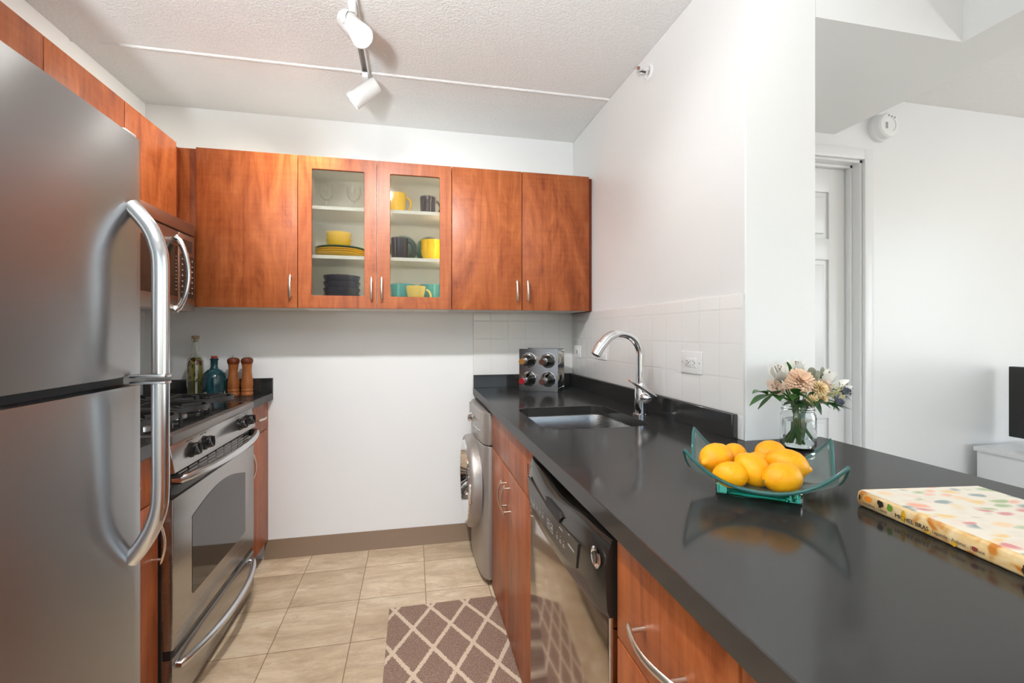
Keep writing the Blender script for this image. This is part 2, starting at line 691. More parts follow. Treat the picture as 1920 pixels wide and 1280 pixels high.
a.link(m2.outputs[0], m3.inputs[1])
a.link(gl.outputs[0], m3.inputs[2])
a.link(m3.outputs[0], a.out.inputs[0])
M['reeded'] = a.m

M['yellow'] = simple('yellow_glaze', lin(246, 200, 30), 0.18)
M['navy'] = simple('dark_blue_glaze', lin(40, 40, 58), 0.2)
M['slate'] = simple('slate_glaze', lin(60, 52, 66), 0.2)
M['teal'] = simple('turquoise_glaze', lin(70, 158, 160), 0.2)
M['juniper'] = simple('dark_green_glaze', lin(38, 92, 84), 0.2)
M['cream_y'] = simple('pale_yellow_glaze', lin(246, 214, 110), 0.2)
M['white_plastic'] = simple('white_plastic', (0.84, 0.84, 0.83, 1), 0.3)
M['track_white'] = simple('white_enamel', (0.82, 0.81, 0.79, 1), 0.35)
M['slot'] = simple('outlet_slot', (0.02, 0.02, 0.02, 1), 0.6)
M['washer'] = simple('silver_paint', (0.36, 0.325, 0.295, 1), 0.34, metal=0.5)
M['console'] = simple('white_lacquer', (0.80, 0.80, 0.81, 1), 0.25)
M['tv'] = simple('tv_black', (0.012, 0.014, 0.016, 1), 0.25)
a = NT('lamp_lens')
a.set(col=(1, 1, 1, 1), emit=(1.0, 0.95, 0.86, 1), estr=28.0)
M['lens'] = a.m
a = NT('added_strip_glow')  # glow of the strips added inside the glazed cabinet
a.set(col=(1, 1, 1, 1), emit=(1.0, 0.86, 0.62, 1), estr=9.0)
M['added_glow'] = a.m
# lemon skin
a = NT('lemon_skin')
v = a.coords('Object', (1, 1, 1))
cl = a.noise(v, 14, 3)
a.set(col=a.ramp(cl, [(0.3, lin(234, 150, 6)), (0.6, lin(244, 170, 10)), (0.85, lin(246, 186, 26))]), rough=0.42, spec=0.35, sss=0.0)
a.bump(a.noise(v, 420, 2), 0.25, 0.0008)
M['lemon'] = a.m
M['lemon_tip'] = simple('lemon_stem_end', lin(150, 125, 40), 0.7)
M['mill'] = wood('mill_maple', [lin(122, 66, 28), lin(150, 86, 40), lin(164, 98, 50), lin(178, 112, 60)])
M['mill_dark'] = wood('mill_walnut', [lin(70, 28, 10), lin(98, 42, 16), lin(112, 52, 22), lin(124, 60, 28)])
M['cork'] = simple('cork', lin(168, 140, 112), 0.8)
M['cork_red'] = simple('red_stopper', lin(150, 62, 46), 0.6)
M['oil'] = NT('herb_oil').set(col=(0.80, 0.66, 0.16, 1), rough=0.02, trans=0.95, ior=1.40).m
M['herb'] = simple('herbs', lin(96, 84, 20), 0.6)
M['pepper_red'] = simple('dried_chilli', lin(130, 36, 16), 0.5)
# teal dragged glaze over cream
a = NT('dragged_teal_glaze')
v = a.coords('Object', (1, 1, 1))
mp = a.n('Mapping')
mp.inputs['Rotation'].default_value = (0, 0.6, 0.0)
mp.inputs['Scale'].default_value = (40, 40, 7)
a.link(v, mp.inputs['Vector'])
st = a.noise(mp.outputs[0], 1.0, 3, 0.6, 0.5)
teal = a.ramp(st, [(0.35, lin(10, 34, 42)), (0.55, lin(22, 66, 74)), (0.75, lin(60, 104, 104))])
sp2 = a.n('SeparateXYZ')
a.link(v, sp2.inputs[0])
edgez = a.math('ADD', sp2.outputs[2], a.math('MULTIPLY', a.math('SUBTRACT', st, 0.5), 0.09))
cm = a.ramp(edgez, [(0.010, (1, 1, 1)), (0.016, (0, 0, 0))])
a.set(col=a.mix(cm, teal, lin(214, 200, 182)), rough=0.16, spec=0.6)
M['teal_glaze'] = a.m
M['foil_red'] = simple('red_foil', lin(140, 20, 28), 0.3)
M['foil_gold'] = simple('gold_foil', lin(170, 120, 62), 0.35, metal=0.5)
M['foil_white'] = simple('white_foil', (0.7, 0.7, 0.68, 1), 0.3)
M['foil_brown'] = simple('brown_foil', lin(70, 40, 26), 0.35)
M['bottle_label'] = simple('paper_label', lin(200, 180, 150), 0.6)
# flowers
M['stem'] = simple('green_stem', lin(70, 112, 38), 0.5)
M['leaf'] = simple('green_leaf', lin(46, 96, 36), 0.4)
M['leaf_dark'] = simple('dark_leaf', lin(36, 72, 34), 0.4)
M['peach'] = simple('peach_petal', lin(246, 212, 182), 0.6)
M['butter'] = simple('butter_petal', lin(248, 222, 172), 0.6)
M['white_petal'] = simple('white_petal', lin(240, 238, 230), 0.55)
M['blush_petal'] = simple('blush_petal', lin(236, 214, 196), 0.55)
M['gold_centre'] = simple('gold_centre', lin(214, 170, 70), 0.7)
M['stamen'] = simple('stamen', lin(120, 90, 70), 0.7)
M['thistle'] = simple('thistle_blue', lin(72, 76, 92), 0.6)
M['thistle_light'] = simple('thistle_bract', lin(108, 118, 130), 0.6)
M['euca'] = simple('eucalyptus', lin(138, 136, 116), 0.6)
M['filler'] = simple('pale_buds', lin(214, 206, 150), 0.7)
# book jacket: pale ground strewn with soft petals and leaves of colour
a = NT('book_jacket')
v = a.coords('Object', (1, 1, 1))
dn = a.n('TexNoise')
a.link(v, dn.inputs['Vector'])
dn.inputs['Scale'].default_value = 16
warp = a.n('VectorMath', operation='SCALE')
a.link(dn.outputs['Color'], warp.inputs[0])
warp.inputs['Scale'].default_value = 0.035
vv = a.n('VectorMath', operation='ADD')
a.link(v, vv.inputs[0])
a.link(warp.outputs[0], vv.inputs[1])
mp = a.n('Mapping')
mp.inputs['Rotation'].default_value = (0, 0, 0.5)
mp.inputs['Scale'].default_value = (32, 52, 40)
a.link(vv.outputs[0], mp.inputs['Vector'])
vo = a.n('TexVoronoi')
vo.inputs['Scale'].default_value = 1.0
a.link(mp.outputs[0], vo.inputs['Vector'])
sc_ = a.n('SeparateColor')
a.link(vo.outputs['Color'], sc_.inputs[0])
blob = a.ramp(sc_.outputs[0], [(0.0, lin(226, 214, 196)), (0.16, lin(236, 150, 110)), (0.28, lin(232, 190, 90)), (0.40, lin(206, 96, 100)), (0.52, lin(140, 168, 96)),
                               (0.64, lin(104, 132, 130)), (0.76, lin(238, 200, 150)), (0.86, lin(230, 208, 190))], 'CONSTANT')
msk = a.math('MULTIPLY', a.ramp(vo.outputs['Distance'], [(0.30, (1, 1, 1)), (0.62, (0, 0, 0))]), 0.85)
a.set(col=a.mix(msk, lin(232, 222, 204), blob), rough=0.28)
M['jacket'] = a.m
a = NT('book_spine')
v = a.coords('Object', (30, 38, 46))
nz = a.noise(v, 1.0, 2, 0.5, 0.4)
a.set(col=a.ramp(nz, [(0.34, lin(196, 120, 40)), (0.45, lin(222, 186, 126)), (0.60, lin(232, 204, 156)), (0.72, lin(238, 216, 176)), (0.82, lin(226, 150, 70))]), rough=0.3)
M['spine'] = a.m
M['paper'] = simple('page_block', lin(232, 226, 212), 0.8)
M['ink'] = simple('dark_ink', lin(40, 34, 26), 0.6)
M['ink_grey'] = simple('grey_ink', lin(130, 112, 90), 0.6)
M['ink_red'] = simple('red_mark', lin(140, 30, 34), 0.6)
M['ink_green'] = simple('green_mark', lin(104, 148, 40), 0.6)
M['ink_orange'] = simple('orange_mark', lin(240, 140, 40), 0.6)
M['ink_yellow'] = simple('yellow_mark', lin(214, 164, 30), 0.6)
M['window_glass'] = None
# ------------------------------------------------------------------ the setting
XL, XR, YB, ZC = -1.376, 0.985, 2.76, 2.444
struct(B().box(XL - .1, 5.3, -3.3, YB + .1, -0.08, 0).build('floor', M['floor']))
struct(B().box(XL - .1, 5.3, -3.3, YB + .1, ZC, ZC + .1).build('ceiling', M['ceiling']))
struct(B().tube([(XL, 2.222, ZC + .004), (XR, 2.212, ZC + .004)], 0.011, 10).build('trim_1', M['ceiling']))
struct(B().box(XL - .1, XL, -3.3, YB + .1, 0, ZC).build('wall_left', M['wall']))
struct(B().box(XL, XR + .12, YB, YB + .1, 0, ZC).build('wall_back', M['wall']))
struct(B().box(XR, 1.24, 1.2156, YB, 0, ZC, 0.003, 1).build('wall_right', M['wall']))
# hall wall with a door opening
DW0, DW1 = 1.40, 2.231
struct(B().box(1.24, DW0, 1.914, 2.034, 0, ZC).box(DW1, 5.3, 1.914, 2.034, 0, ZC).box(DW0, DW1, 1.914, 2.034, 2.118, ZC).build('wall_hall', M['wall_living']))
struct(B().box(1.24, 2.062, 1.2156, 1.914, 2.236, ZC).box(1.838, 2.062, -3.2, 1.2156, 2.236, ZC).build('wall_soffit', M['wall']))
# walls behind the camera, each with a wide window
struct(B().box(XL, -1.1, -3.3, -3.2, 0, ZC).box(4.4, 5.3, -3.3, -3.2, 0, ZC).box(-1.1, 4.4, -3.3, -3.2, 0, .45).box(-1.1, 4.4, -3.3, -3.2, 2.36, ZC).build('wall_rear', M['wall']))
struct(B().box(5.2, 5.3, -3.2, -2.3, 0, ZC).box(5.2, 5.3, .5, 1.914, 0, ZC).box(5.2, 5.3, -2.3, .5, 0, .45).box(5.2, 5.3, -2.3, .5, 2.36, ZC).build('wall_side', M['wall']))


def window(name, along, a0, a1, c, z0, z1, n):
    b = B()
    w = .05
    def bx(p0, p1, q0, q1):
        if along == 'x':
            b.box(p0, p1, c - .03, c + .03, q0, q1)
        else:
            b.box(c - .03, c + .03, p0, p1, q0, q1)
    bx(a0, a1, z0, z0 + w)
    bx(a0, a1, z1 - w, z1)
    for i in range(n + 1):
        x = lerp(a0, a1 - w, i / n)
        bx(x, x + w, z0 + w, z1 - w)
    struct(b.build(name, M['trim_white']))


window('window_1', 'x', -1.1, 4.4, -3.25, .45, 2.36, 4)
window('window_2', 'y', -2.3, .5, 5.25, .45, 2.36, 3)
# brown vinyl cove base
bb = B().prism([(YB, 0), (YB, .102), (YB - .004, .102), (YB - .006, .02), (YB - .016, .004), (YB - .017, 0)], 'x', -.80, .985)
struct(bb.build('baseboard_back', M['vinyl']))
# tiled splashbacks
struct(B().box(.352, XR, YB - .007, YB, .98, 1.375, .001, 1).build('trim_2', M['tile_back']))
struct(B().box(XR - .008, XR, 1.2156, YB - .007, .914, 1.362, .004, 2).build('trim_3', M['tile_side']))
# door in the hall wall: casing, jamb and six-panel leaf
d = B()
for x0, x1 in ((1.345, DW0), (DW1, 2.286)):
    d.box(x0, x1, 1.896, 1.914, 0, 2.17, .004)
d.box(DW0, DW1, 1.896, 1.914, 2.118, 2.17, .004)
d.box(DW1 - .012, DW1, 1.914, 2.03, 0, 2.118).box(DW0, DW0 + .012, 1.914, 2.03, 0, 2.118).box(DW0, DW1, 1.914, 2.03, 2.106, 2.118)
d.box(DW1 - .026, DW1 - .012, 1.955, 1.985, 0, 2.106, .002).box(DW0 + .012, DW1 - .012, 1.955, 1.985, 2.092, 2.106, .002)
door = struct(d.build('door_1', M['trim_white']))
lf = B()
L0, L1 = DW0 + .014, DW1 - .014
zs = [(.22, .80), (.93, 1.62), (1.73, 1.97)]
lf.box(L0, L1, 1.998, 2.030, .01, 2.10)
for x0, x1 in ((L0, L0 + .11), ((L0 + L1) / 2 - .05, (L0 + L1) / 2 + .05), (L1 - .11, L1)):
    lf.box(x0, x1, 1.986, 1.998, .01, 2.10, .003)
for z0, z1 in ((.01, .22), (.80, .93), (1.62, 1.73), (1.97, 2.10)):
    lf.box(L0, L1, 1.9862, 1.998, z0, z1, .003)
for xa, xb in ((L0 + .11, (L0 + L1) / 2 - .05), ((L0 + L1) / 2 + .05, L1 - .11)):
    for z0, z1 in zs:
        lf.box(xa + .025, xb - .025, 1.988, 1.998, z0 + .025, z1 - .025, .006, 3)
leaf = lf.build('door_leaf', M['trim_white'], door)
B().lathe([(.027, 0), (.027, .006), (.011, .012), (.010, .030), (.022, .040), (.027, .052), (.022, .064), (.0, .068)], (2.155, 1.986, .94), (0, -1, 0)).build('door_knob', M['chrome'], leaf)


# ------------------------------------------------------------------ kit pieces
def arch_handle(b, p0, p1, out, bow=.012, post=.022, w=.0055, t=.0032, n=18):
    """slim bowed pull on two posts between p0 and p1, standing off along out"""
    p0, p1, o = Vector(p0), Vector(p1), Vector(out)
    ax = (p1 - p0).normalized()
    pts = []
    for i in range(n + 1):
        s = i / n
        pts.append(p0.lerp(p1, s) + o * (post + bow * math.sin(PI * s)))
    pr = [(t * math.cos(2 * PI * k / 12), w * math.sin(2 * PI * k / 12)) for k in range(12)]
    rr = [(.35 if i in (0, n) else 1.0) * (1.0) for i in range(n + 1)]
    b.tube(pts, rr, prof=pr, up=o)
    L = (p1 - p0).length
    for s in (.12, .88):
        q = p0.lerp(p1, s)
        b.cyl(q, q + o * (post + bow * math.sin(PI * s)), .0042, seg=14)
    return b


def panel(x0, x1, y0, y1, z0, z1, bev=.0018):
    return B().box(x0, x1, y0, y1, z0, z1, bev, 2)


G = .0015   # half of the gap between neighbouring fronts

# ------------------------------------------------------------------ wall cabinets on the back wall
FY = 2.43
ZB, ZT = 1.365, 2.117


def carcass(x0, x1, y0, y1, z0, z1, shelves=(), t=.016):
    b = B()
    b.box(x0, x0 + t, y0, y1, z0, z1).box(x1 - t, x1, y0, y1, z0, z1)
    b.box(x0 + t, x1 - t, y0, y1, z0, z0 + t).box(x0 + t, x1 - t, y0, y1, z1 - t, z1).box(x0 + t, x1 - t, y1 - .008, y1, z0 + t, z1 - t)
    return b


def handle_v(x, z0, z1, part, y=FY):
    return arch_handle(B(), (x, y, z0), (x, y, z1), (0, -1, 0)).build('handle', M['nickel'], part)


# single-door unit at the left
cA = thing('wall_cabinet', 'cherry wall cabinet with one solid door, at the left end of the back wall run', 'cabinet', (-.78, 2.76, ZB), group='cherry wall cabinets on the back wall')
carcass(-1.002, -.558, FY + .021, YB - .001, ZB, ZT).build('body', M['melamine'], cA)
dr = panel(-1.003, -.557 - G, FY, FY + .019, ZB, ZT).build('door', M['wood'], cA)
handle_v(-.586, 1.409, 1.527, dr)
panel(-1.084, -1.0055, FY + .010, FY + .03, ZB, ZT - .004).build('filler_panel', M['wood'], cA)
# glazed pair in the middle
cB = thing('wall_cabinet', 'cherry wall cabinet with two glass doors showing coloured dishes', 'cabinet', (-.18, 2.76, ZB), group='cherry wall cabinets on the back wall')
carcass(-.556, .196, FY + .021, YB - .001, ZB, ZT).build('body', M['shelf_white'], cB)
S1, S2 = 1.864, 1.617
for z in (S1, S2):
    B().box(-.538, .178, FY + .035, YB - .011, z, z + .018, .001, 1).build('shelf', M['shelf_white'], cB)
for x0, x1, gx0, gx1, hx in ((-.557, -.181, -.493, -.243, -.207), (-.181, .197, -.117, .135, -.157)):
    hole = rrect(gx0, gx1, 1.428, 2.055, .008, 4)
    f = B().prism([(x0 + G, ZB), (x1 - G, ZB), (x1 - G, ZT), (x0 + G, ZT)], 'y', FY, FY + .019, .0012, 1, holes=[hole]).build('door', M['wood'], cB)
    # reeded pane: fine vertical flutes on its face
    nx = 170
    top, bot = [], []
    for i in range(nx + 1):
        x = lerp(gx0 - .005, gx1 + .005, i / nx)
        y = FY + .009 + (.0005 if i % 2 else 0)
        top.append([(x, y, 1.423), (x, y, 2.060)])
        bot.append([(x, FY + .0125, 1.423), (x, FY + .0125, 2.060)])
    B().solid(top, bot).build('glass_pane', M['reeded'], f)
    handle_v(hx, 1.409, 1.527, f)
for px_ in (-.181, .170):  # hidden strips added behind the stiles to brighten the cabinet interior
    st_ = B().box(px_ - .008, px_ + .008, FY + .0215, FY + .027, 1.40, 2.085, .001, 1).build('added_light_strip', M['white_plastic'], cB)
    B().box(px_ - .006, px_ + .006, FY + .0272, FY + .0295, 1.41, 2.075).build('added_strip_lens', M['added_glow'], st_)
# solid pair at the right
cC = thing('wall_cabinet', 'cherry wall cabinet with two solid doors, beside the right wall', 'cabinet', (.58, 2.76, ZB), group='cherry wall cabinets on the back wall')
carcass(.198, .964, FY + .021, YB - .001, ZB, ZT).build('body', M['melamine'], cC)
for x0, x1, hx in ((.197, .577, .545), (.577, .964, .604)):
    f = panel(x0 + G, x1 - G, FY, FY + .019, ZB, ZT).build('door', M['wood'], cC)
    handle_v(hx, 1.409, 1.527, f)
panel(.9655, .9835, FY + .012, YB - .001, ZB - .003, ZT - .006).build('end_panel', M['wood_edge'], cC)

# ------------------------------------------------------------------ wall cabinets on the left wall
LX = -1.06
JY = (.84, 1.222, 1.606, 1.993, 2.38)
c1 = thing('wall_cabinet', 'shallow cherry cabinet above the refrigerator', 'cabinet', (XL, 1.222, 1.70), group='cherry wall cabinets on the left wall')
B().box(XL + .001, LX - .021, JY[0], JY[2] - .001, 1.715, 2.11).build('body', M['melamine'], c1)
for i in (0, 1):
    panel(LX - .019, LX, JY[i] + G, JY[i + 1] - G, 1.712, 2.113).build('door', M['wood'], c1)
c2 = thing('wall_cabinet', 'cherry cabinet with two doors above the microwave', 'cabinet', (XL, 1.993, 1.737), group='cherry wall cabinets on the left wall')
B().box(XL + .001, LX - .021, JY[2] + .001, 2.438, 1.737, 2.112).build('body', M['wood_edge'], c2)
for i in (2, 3):
    panel(LX - .019, LX, JY[i] + G, JY[i + 1] - G, 1.737, 2.113).build('door', M['wood'], c2)

# ------------------------------------------------------------------ microwave over the range
mw = thing('microwave', 'stainless over-the-range microwave under the left wall cabinets', 'microwave', (-1.18, 1.995, 1.336))
MX, M0, M1, MS = -.985, 1.616, 2.376, 2.229
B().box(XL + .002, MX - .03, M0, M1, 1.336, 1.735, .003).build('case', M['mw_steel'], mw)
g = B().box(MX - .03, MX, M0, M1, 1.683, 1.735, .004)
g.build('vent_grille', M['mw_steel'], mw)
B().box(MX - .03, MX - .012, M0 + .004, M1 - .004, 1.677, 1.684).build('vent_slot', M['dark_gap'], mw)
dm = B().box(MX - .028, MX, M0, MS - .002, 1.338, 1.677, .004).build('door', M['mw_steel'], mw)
B().box(MX - .001, MX + .0012, M0 + .05, MS - .012, 1.398, 1.612, .001, 1).build('window', M['black_glass'], dm)
cp = B().box(MX - .028, MX, MS + .002, M1, 1.338, 1.677, .004).build('control_panel', M['mw_steel'], mw)
B().box(MX - .001, MX + .0012, MS + .026, M1 - .03, 1.60, 1.652, .001, 1).build('display', M['display'], cp)
B().box(MX - .001, MX + .0010, MS + .012, M1 - .008, 1.398, 1.584, .001, 1).build('keypad', M['black_glass'], cp)
k = B()
for r in range(7):
    for c in range(4):
        y, z = MS + .024 + c * .030, 1.418 + r * .024
        k.box(MX + .001, MX + .0014, y, y + .013, z, z + .0035)
        if (r + c) % 2:
            k.box(MX + .001, MX + .0014, y + .002, y + .009, z + .006, z + .0085)
k.build('key_legends', M['legend'], cp)
k = B()
for r in range(10):
    k.box(MX + .001, MX + .0014, MS - .03, MS - .017, 1.425 + r * .0155, 1.429 + r * .0155)
k.build('door_legends', M['legend'], dm)
hp = [(MX, 2.200, 1.644), (MX + .016, 2.202, 1.630), (MX + .034, 2.204, 1.585), (MX + .044, 2.205, 1.535), (MX + .047, 2.205, 1.492), (MX + .044, 2.205, 1.45), (MX + .034, 2.204, 1.40), (MX + .016, 2.202, 1.356), (MX, 2.200, 1.342)]
hp = smooth_path(hp, 6)
nn = len(hp) - 1
B().tube(hp, [.0105 + .008 * abs(2 * i / nn - 1) ** 4 for i in range(nn + 1)], 14).build('handle', M['steel_handle'], dm)

# ------------------------------------------------------------------ refrigerator
fr = thing('refrigerator', 'tall stainless top-freezer refrigerator at the left edge', 'refrigerator', (-1.0, .86, 0))
F0, F1, FX = .478, 1.236, -.620
B().box(XL + .02, FX - .085, F0 + .004, F1 - .004, .03, 1.68, .006).box(XL + .06, FX - .12, F0 + .03, F1 - .03, 0, .03).build('case', M['black_satin'], fr)
B().box(FX - .085, FX - .078, F0 + .012, F1 - .012, .085, 1.675).build('door_gasket', M['dark_gap'], fr)


def door_face(z0, z1, chamf):
    """front slightly crowned, rounded vertical edges; one door as a solid slab"""
    n = 26
    prof = []
    for i in range(n + 1):
        y = lerp(F0, F1, i / n)
        s = 2 * i / n - 1
        prof.append((FX + .004 * (1 - s * s) - .004, y))
    prof[0], prof[-1] = (FX - .0046, F0 + .0012), (FX - .0046, F1 - .0012)
    pts = [(FX - .078, F0)] + [(FX - .010, F0)] + prof + [(FX - .010, F1), (FX - .078, F1)]
    return B().prism(pts, 'z', z0, z1, .0022, 2)


ud = door_face(1.142, 1.690, 0).build('freezer_door', M['steel_door'], fr, angle=24)
ld = door_face(.085, 1.121, 0).build('fresh_food_door', M['steel_door'], fr, angle=24)
B().box(FX - .07, FX - .034, F0 + .012, F1 - .012, 1.1215, 1.1415).build('door_gap_seal', M['dark_gap'], fr)
B().box(FX - .08, FX - .02, F0 + .01, F1 - .01, .02, .083, .003).build('toe_grille', M['black_satin'], fr)
B().box(FX - .07, FX - .01, F1 - .05, F1 - .006, 1.6905, 1.700, .003).build('hinge_cover', M['white_plastic'], fr)
HY = 1.193


def fridge_handle(pts, part):
    pr = [(math.cos(2 * PI * i / 20), 1.05 * math.sin(2 * PI * i / 20)) for i in range(20)]
    B().tube(smooth_path(pts, 8), .0165, prof=pr, up=(0, 1, 0)).build('handle', M['steel_handle'], part, angle=60)


hx = FX + .056
fridge_handle([(FX - .004, HY, 1.528), (FX + .014, HY, 1.508), (FX + .036, HY, 1.476), (FX + .050, HY, 1.438), (hx, HY, 1.395), (hx, HY, 1.27), (hx, HY, 1.147)], ud)
fridge_handle([(hx, HY, 1.126), (hx, HY, 1.00), (hx, HY, .885), (FX + .052, HY, .838), (FX + .040, HY, .798), (FX + .018, HY, .757), (FX - .004, HY, .728)], ld)
# end caps that close the two grips at the gap
B().box(FX + .001, hx + .016, HY - .015, HY + .015, 1.139, 1.147, .002).build('grip_cap', M['steel_handle'], ud)
B().box(FX + .001, hx + .016, HY - .015, HY + .015, 1.1245, 1.131, .002).build('grip_cap', M['steel_handle'], ld)

# ------------------------------------------------------------------ left base units and tops
CX = -.782
R0, R1 = 1.646, 2.406


def base_unit(name_label, y0, y1, grp, handle_dir, hinge_hi):
    c = thing('base_cabinet', name_label, 'cabinet', (-1.08, (y0 + y1) / 2, 0), group=grp)
    B().box(XL + .001, CX - .021, y0, y1, .10, .872).box(XL + .001, CX - .07, y0, y1, 0, .10).build('body', M['wood_edge'], c)
    dw = panel(CX - .02, CX, y0 + G, y1 - G, .722, .868).build('drawer', M['wood'], c)
    do = panel(CX - .02, CX, y0 + G, y1 - G, .105, .718).build('door', M['wood'], c)
    ym = (y0 + y1) / 2
    arch_handle(B(), (CX, ym - .055, .80), (CX, ym + .055, .80), (1, 0, 0)).build('handle', M['nickel'], dw)
    hy = y1 - .035 if hinge_hi else y0 + .035
    arch_handle(B(), (CX, hy, .53), (CX, hy, .655), (1, 0, 0)).build('handle', M['nickel'], do)
    return c


base_unit('cherry base cabinet squeezed between the refrigerator and the range', 1.245, 1.642, 'cherry base cabinets on the left wall', 0, True)
base_unit('cherry base cabinet between the range and the back wall', 2.410, 2.758, 'cherry base cabinets on the left wall', 0, False)
t = thing('countertop', 'short black quartz countertop between the refrigerator and the range', 'countertop', (-1.06, 1.44, .874), group='black quartz countertops on the left')
B().box(XL + .001, -.757, 1.243, 1.642, .874, .914, .0015, 1).build('slab', M['quartz'], t)
t = thing('countertop', 'short black quartz countertop in the left back corner, holding bottles and mills', 'countertop', (-1.06, 2.58, .874), group='black quartz countertops on the left')
B().box(XL + .001, -.757, 2.410, 2.759, .874, .914, .0015, 1).build('slab', M['quartz'], t)
B().box(XL + .001, -.757, 2.739, 2.759, .9142, .994, .001, 1).build('backsplash', M['quartz'], t)

# ------------------------------------------------------------------ gas range
rg = thing('gas_range', 'stainless gas range with black cooktop between the left base cabinets', 'stove', (-1.05, 2.026, 0))
B().box(XL + .02, -.775, R0 + .001, R1 - .001, .03, .886, .002, 1).box(XL + .05, -.83, R0 + .02, R1 - .02, 0, .03).build('body', M['black_satin'], rg)
ct = B().box(XL + .02, -.745, R0, R1, .886, .915, .004, 2).build('cooktop', M['cook_steel'], rg)
B().box(XL + .05, -.775, R0 + .025, R1 - .025, .9145, .9165, .001, 1).build('cooktop_well', M['black_gloss'], ct)
B().box(XL + .02, XL + .055, R0, R1, .915, .955, .004).build('rear_trim', M['cook_steel'], ct)
for bx in (-.92, -1.19):
    for by in (1.80, 2.026, 2.25):
        if by == 2.026 and bx == -1.19:
            continue
        bu = B().lathe([(.052, 0), (.052, .008), (.040, .014), (.030, .015)], (bx, by, .916)).build('burner', M['burner_base'], rg)
        B().lathe([(.036, .0), (.038, .004), (.036, .009), (.0, .011)], (bx, by, .931)).build('burner_cap', M['burner_cap'], bu)
# three cast-iron grates: an oval outer loop, ribs and fingers
for gy in (1.772, 2.026, 2.28):
    b = B()
    zt = .952
    x0, x1, hw = -1.29, -.80, .108
    loop = []
    for cx, a0 in ((x1 - .10, -90), (x0 + .10, 90)):
        for i in range(13):
            an = math.radians(a0 + 180 * i / 12)
            loop.append((cx + .10 * math.cos(an), gy + hw * math.sin(an), zt))
    pr = [(.008, .006), (.008, -.006), (-.008, -.0065), (-.008, .0065)]
    b.tube(loop, 1.0, prof=pr, up=(0, 0, 1), closed=True)
    for bx in (-.92, -1.17):
        for an in (45, 135, 225, 315):
            c_, s_ = math.cos(math.radians(an)), math.sin(math.radians(an))
            b.tube([(bx + .032 * c_, gy + .032 * s_, zt), (bx + .075 * c_, gy + .075 * s_, zt), (bx + .105 * c_, gy + .100 * s_, zt)], 1.0, prof=pr, up=(0, 0, 1))
    b.tube([(-1.045, gy - hw, zt), (-1.045, gy + hw, zt)], 1.0, prof=pr, up=(0, 0, 1))
    for x in (x0 + .05, x1 - .05):
        for s in (-1, 1):
            b.cyl((x, gy + s * hw * .84, .9165), (x, gy + s * hw * .84, zt), .006, seg=8)
    b.build('grate', M['black_matte'], rg, angle=50)
# sloped control fascia
fa = B().prism([(-.80, .795), (-.738, .795), (-.754, .884), (-.80, .884)], 'y', R0 + .001, R1 - .001, .0015, 1).build('control_panel', M['steel'], rg)
nrm = Vector((.089, 0, .016)).normalized()
for ky in (1.775, 1.880, 2.225, 2.325):
    o = Vector((-.7462, ky, .8405))
    kb = B().lathe([(.026, 0), (.026, .004), (.022, .006), (.0215, .024), (.019, .028), (.0, .029)], o, nrm, 28)
    kb.tube([o + nrm * .029 + Vector((0, 0, .018)), o + nrm * .031, o + nrm * .029 - Vector((0, 0, .018))], .0042, 8)
    kb.build('knob', M['black_gloss'], rg)
for ky in (1.775, 1.880, 2.225, 2.325):
    k = B()
    for dy in (-.022, -.008, .014):
        k.box(-.7515, -.7505, ky + dy, ky + dy + .007, .872, .8745)
    k.build('knob_legend', M['ink'], fa)
# vent strip under the fascia
vs = B().box(-.80, -.752, R0 + .004, R1 - .004, .708, .794, .002).build('vent_strip', M['black_gloss'], rg)
k = B()
for i in range(9):
    y0 = R0 + .05 + i * .075
    for j in range(4):
        k.box(-.7525, -.7505, y0, y0 + .062, .742 + j * .012, .7475 + j * .012)
k.build('louvre', M['cook_steel'], vs)
# oven door with arched window
dz0, dz1 = .232, .712
ox = -.744
od = B().box(-.785, ox, R0 + .002, R1 - .002, dz0, dz1, .005).build('oven_door', M['steel'], rg)
w0, w1 = 1.775, 2.285
arc = [(lerp(w1, w0, i / 20), .612 + .045 * math.sin(PI * i / 20)) for i in range(21)]
poly = [(w0, .352), (w0 + .01, .342), (w1 - .01, .342), (w1, .352)] + arc
B().prism(poly, 'x', ox - .002, ox + .0015, .0008, 1).build('oven_window', M['black_glass'], od)


def bow_bar(y0, y1, z, xa, bow, r, part, ends=True):
    n = 28
    pts = [(xa - .004, y0 + .004, z)]
    for i in range(n + 1):
        s = i / n
        e = (1 - (2 * s - 1) ** 4)
        pts.append((xa + .014 + bow * (.35 * e + .65 * math.sin(PI * s)), lerp(y0, y1, s), z))
    pts.append((xa - .004, y1 - .004, z))
    h = B().tube(pts, r, 16).build('handle', M['steel_handle'], part, angle=60)
    return h


hb = bow_bar(R0 + .014, R1 - .014, .772, -.744, .048, .0135, od)
for y in (R0 + .006, R1 - .03):
    B().box(-.756, -.722, y, y + .024, .757, .787, .004).build('handle_bracket', M['black_satin'], od)
dd = B().box(-.785, -.744, R0 + .002, R1 - .002, .032, .205, .005).build('drawer', M['steel'], rg)
bow_bar(R0 + .02, R1 - .05, .178, -.746, .050, .0125, dd)
B().box(-.79, -.752, R0 + .004, R1 - .004, .206, .231).build('drawer_gap', M['black_gloss'], rg)

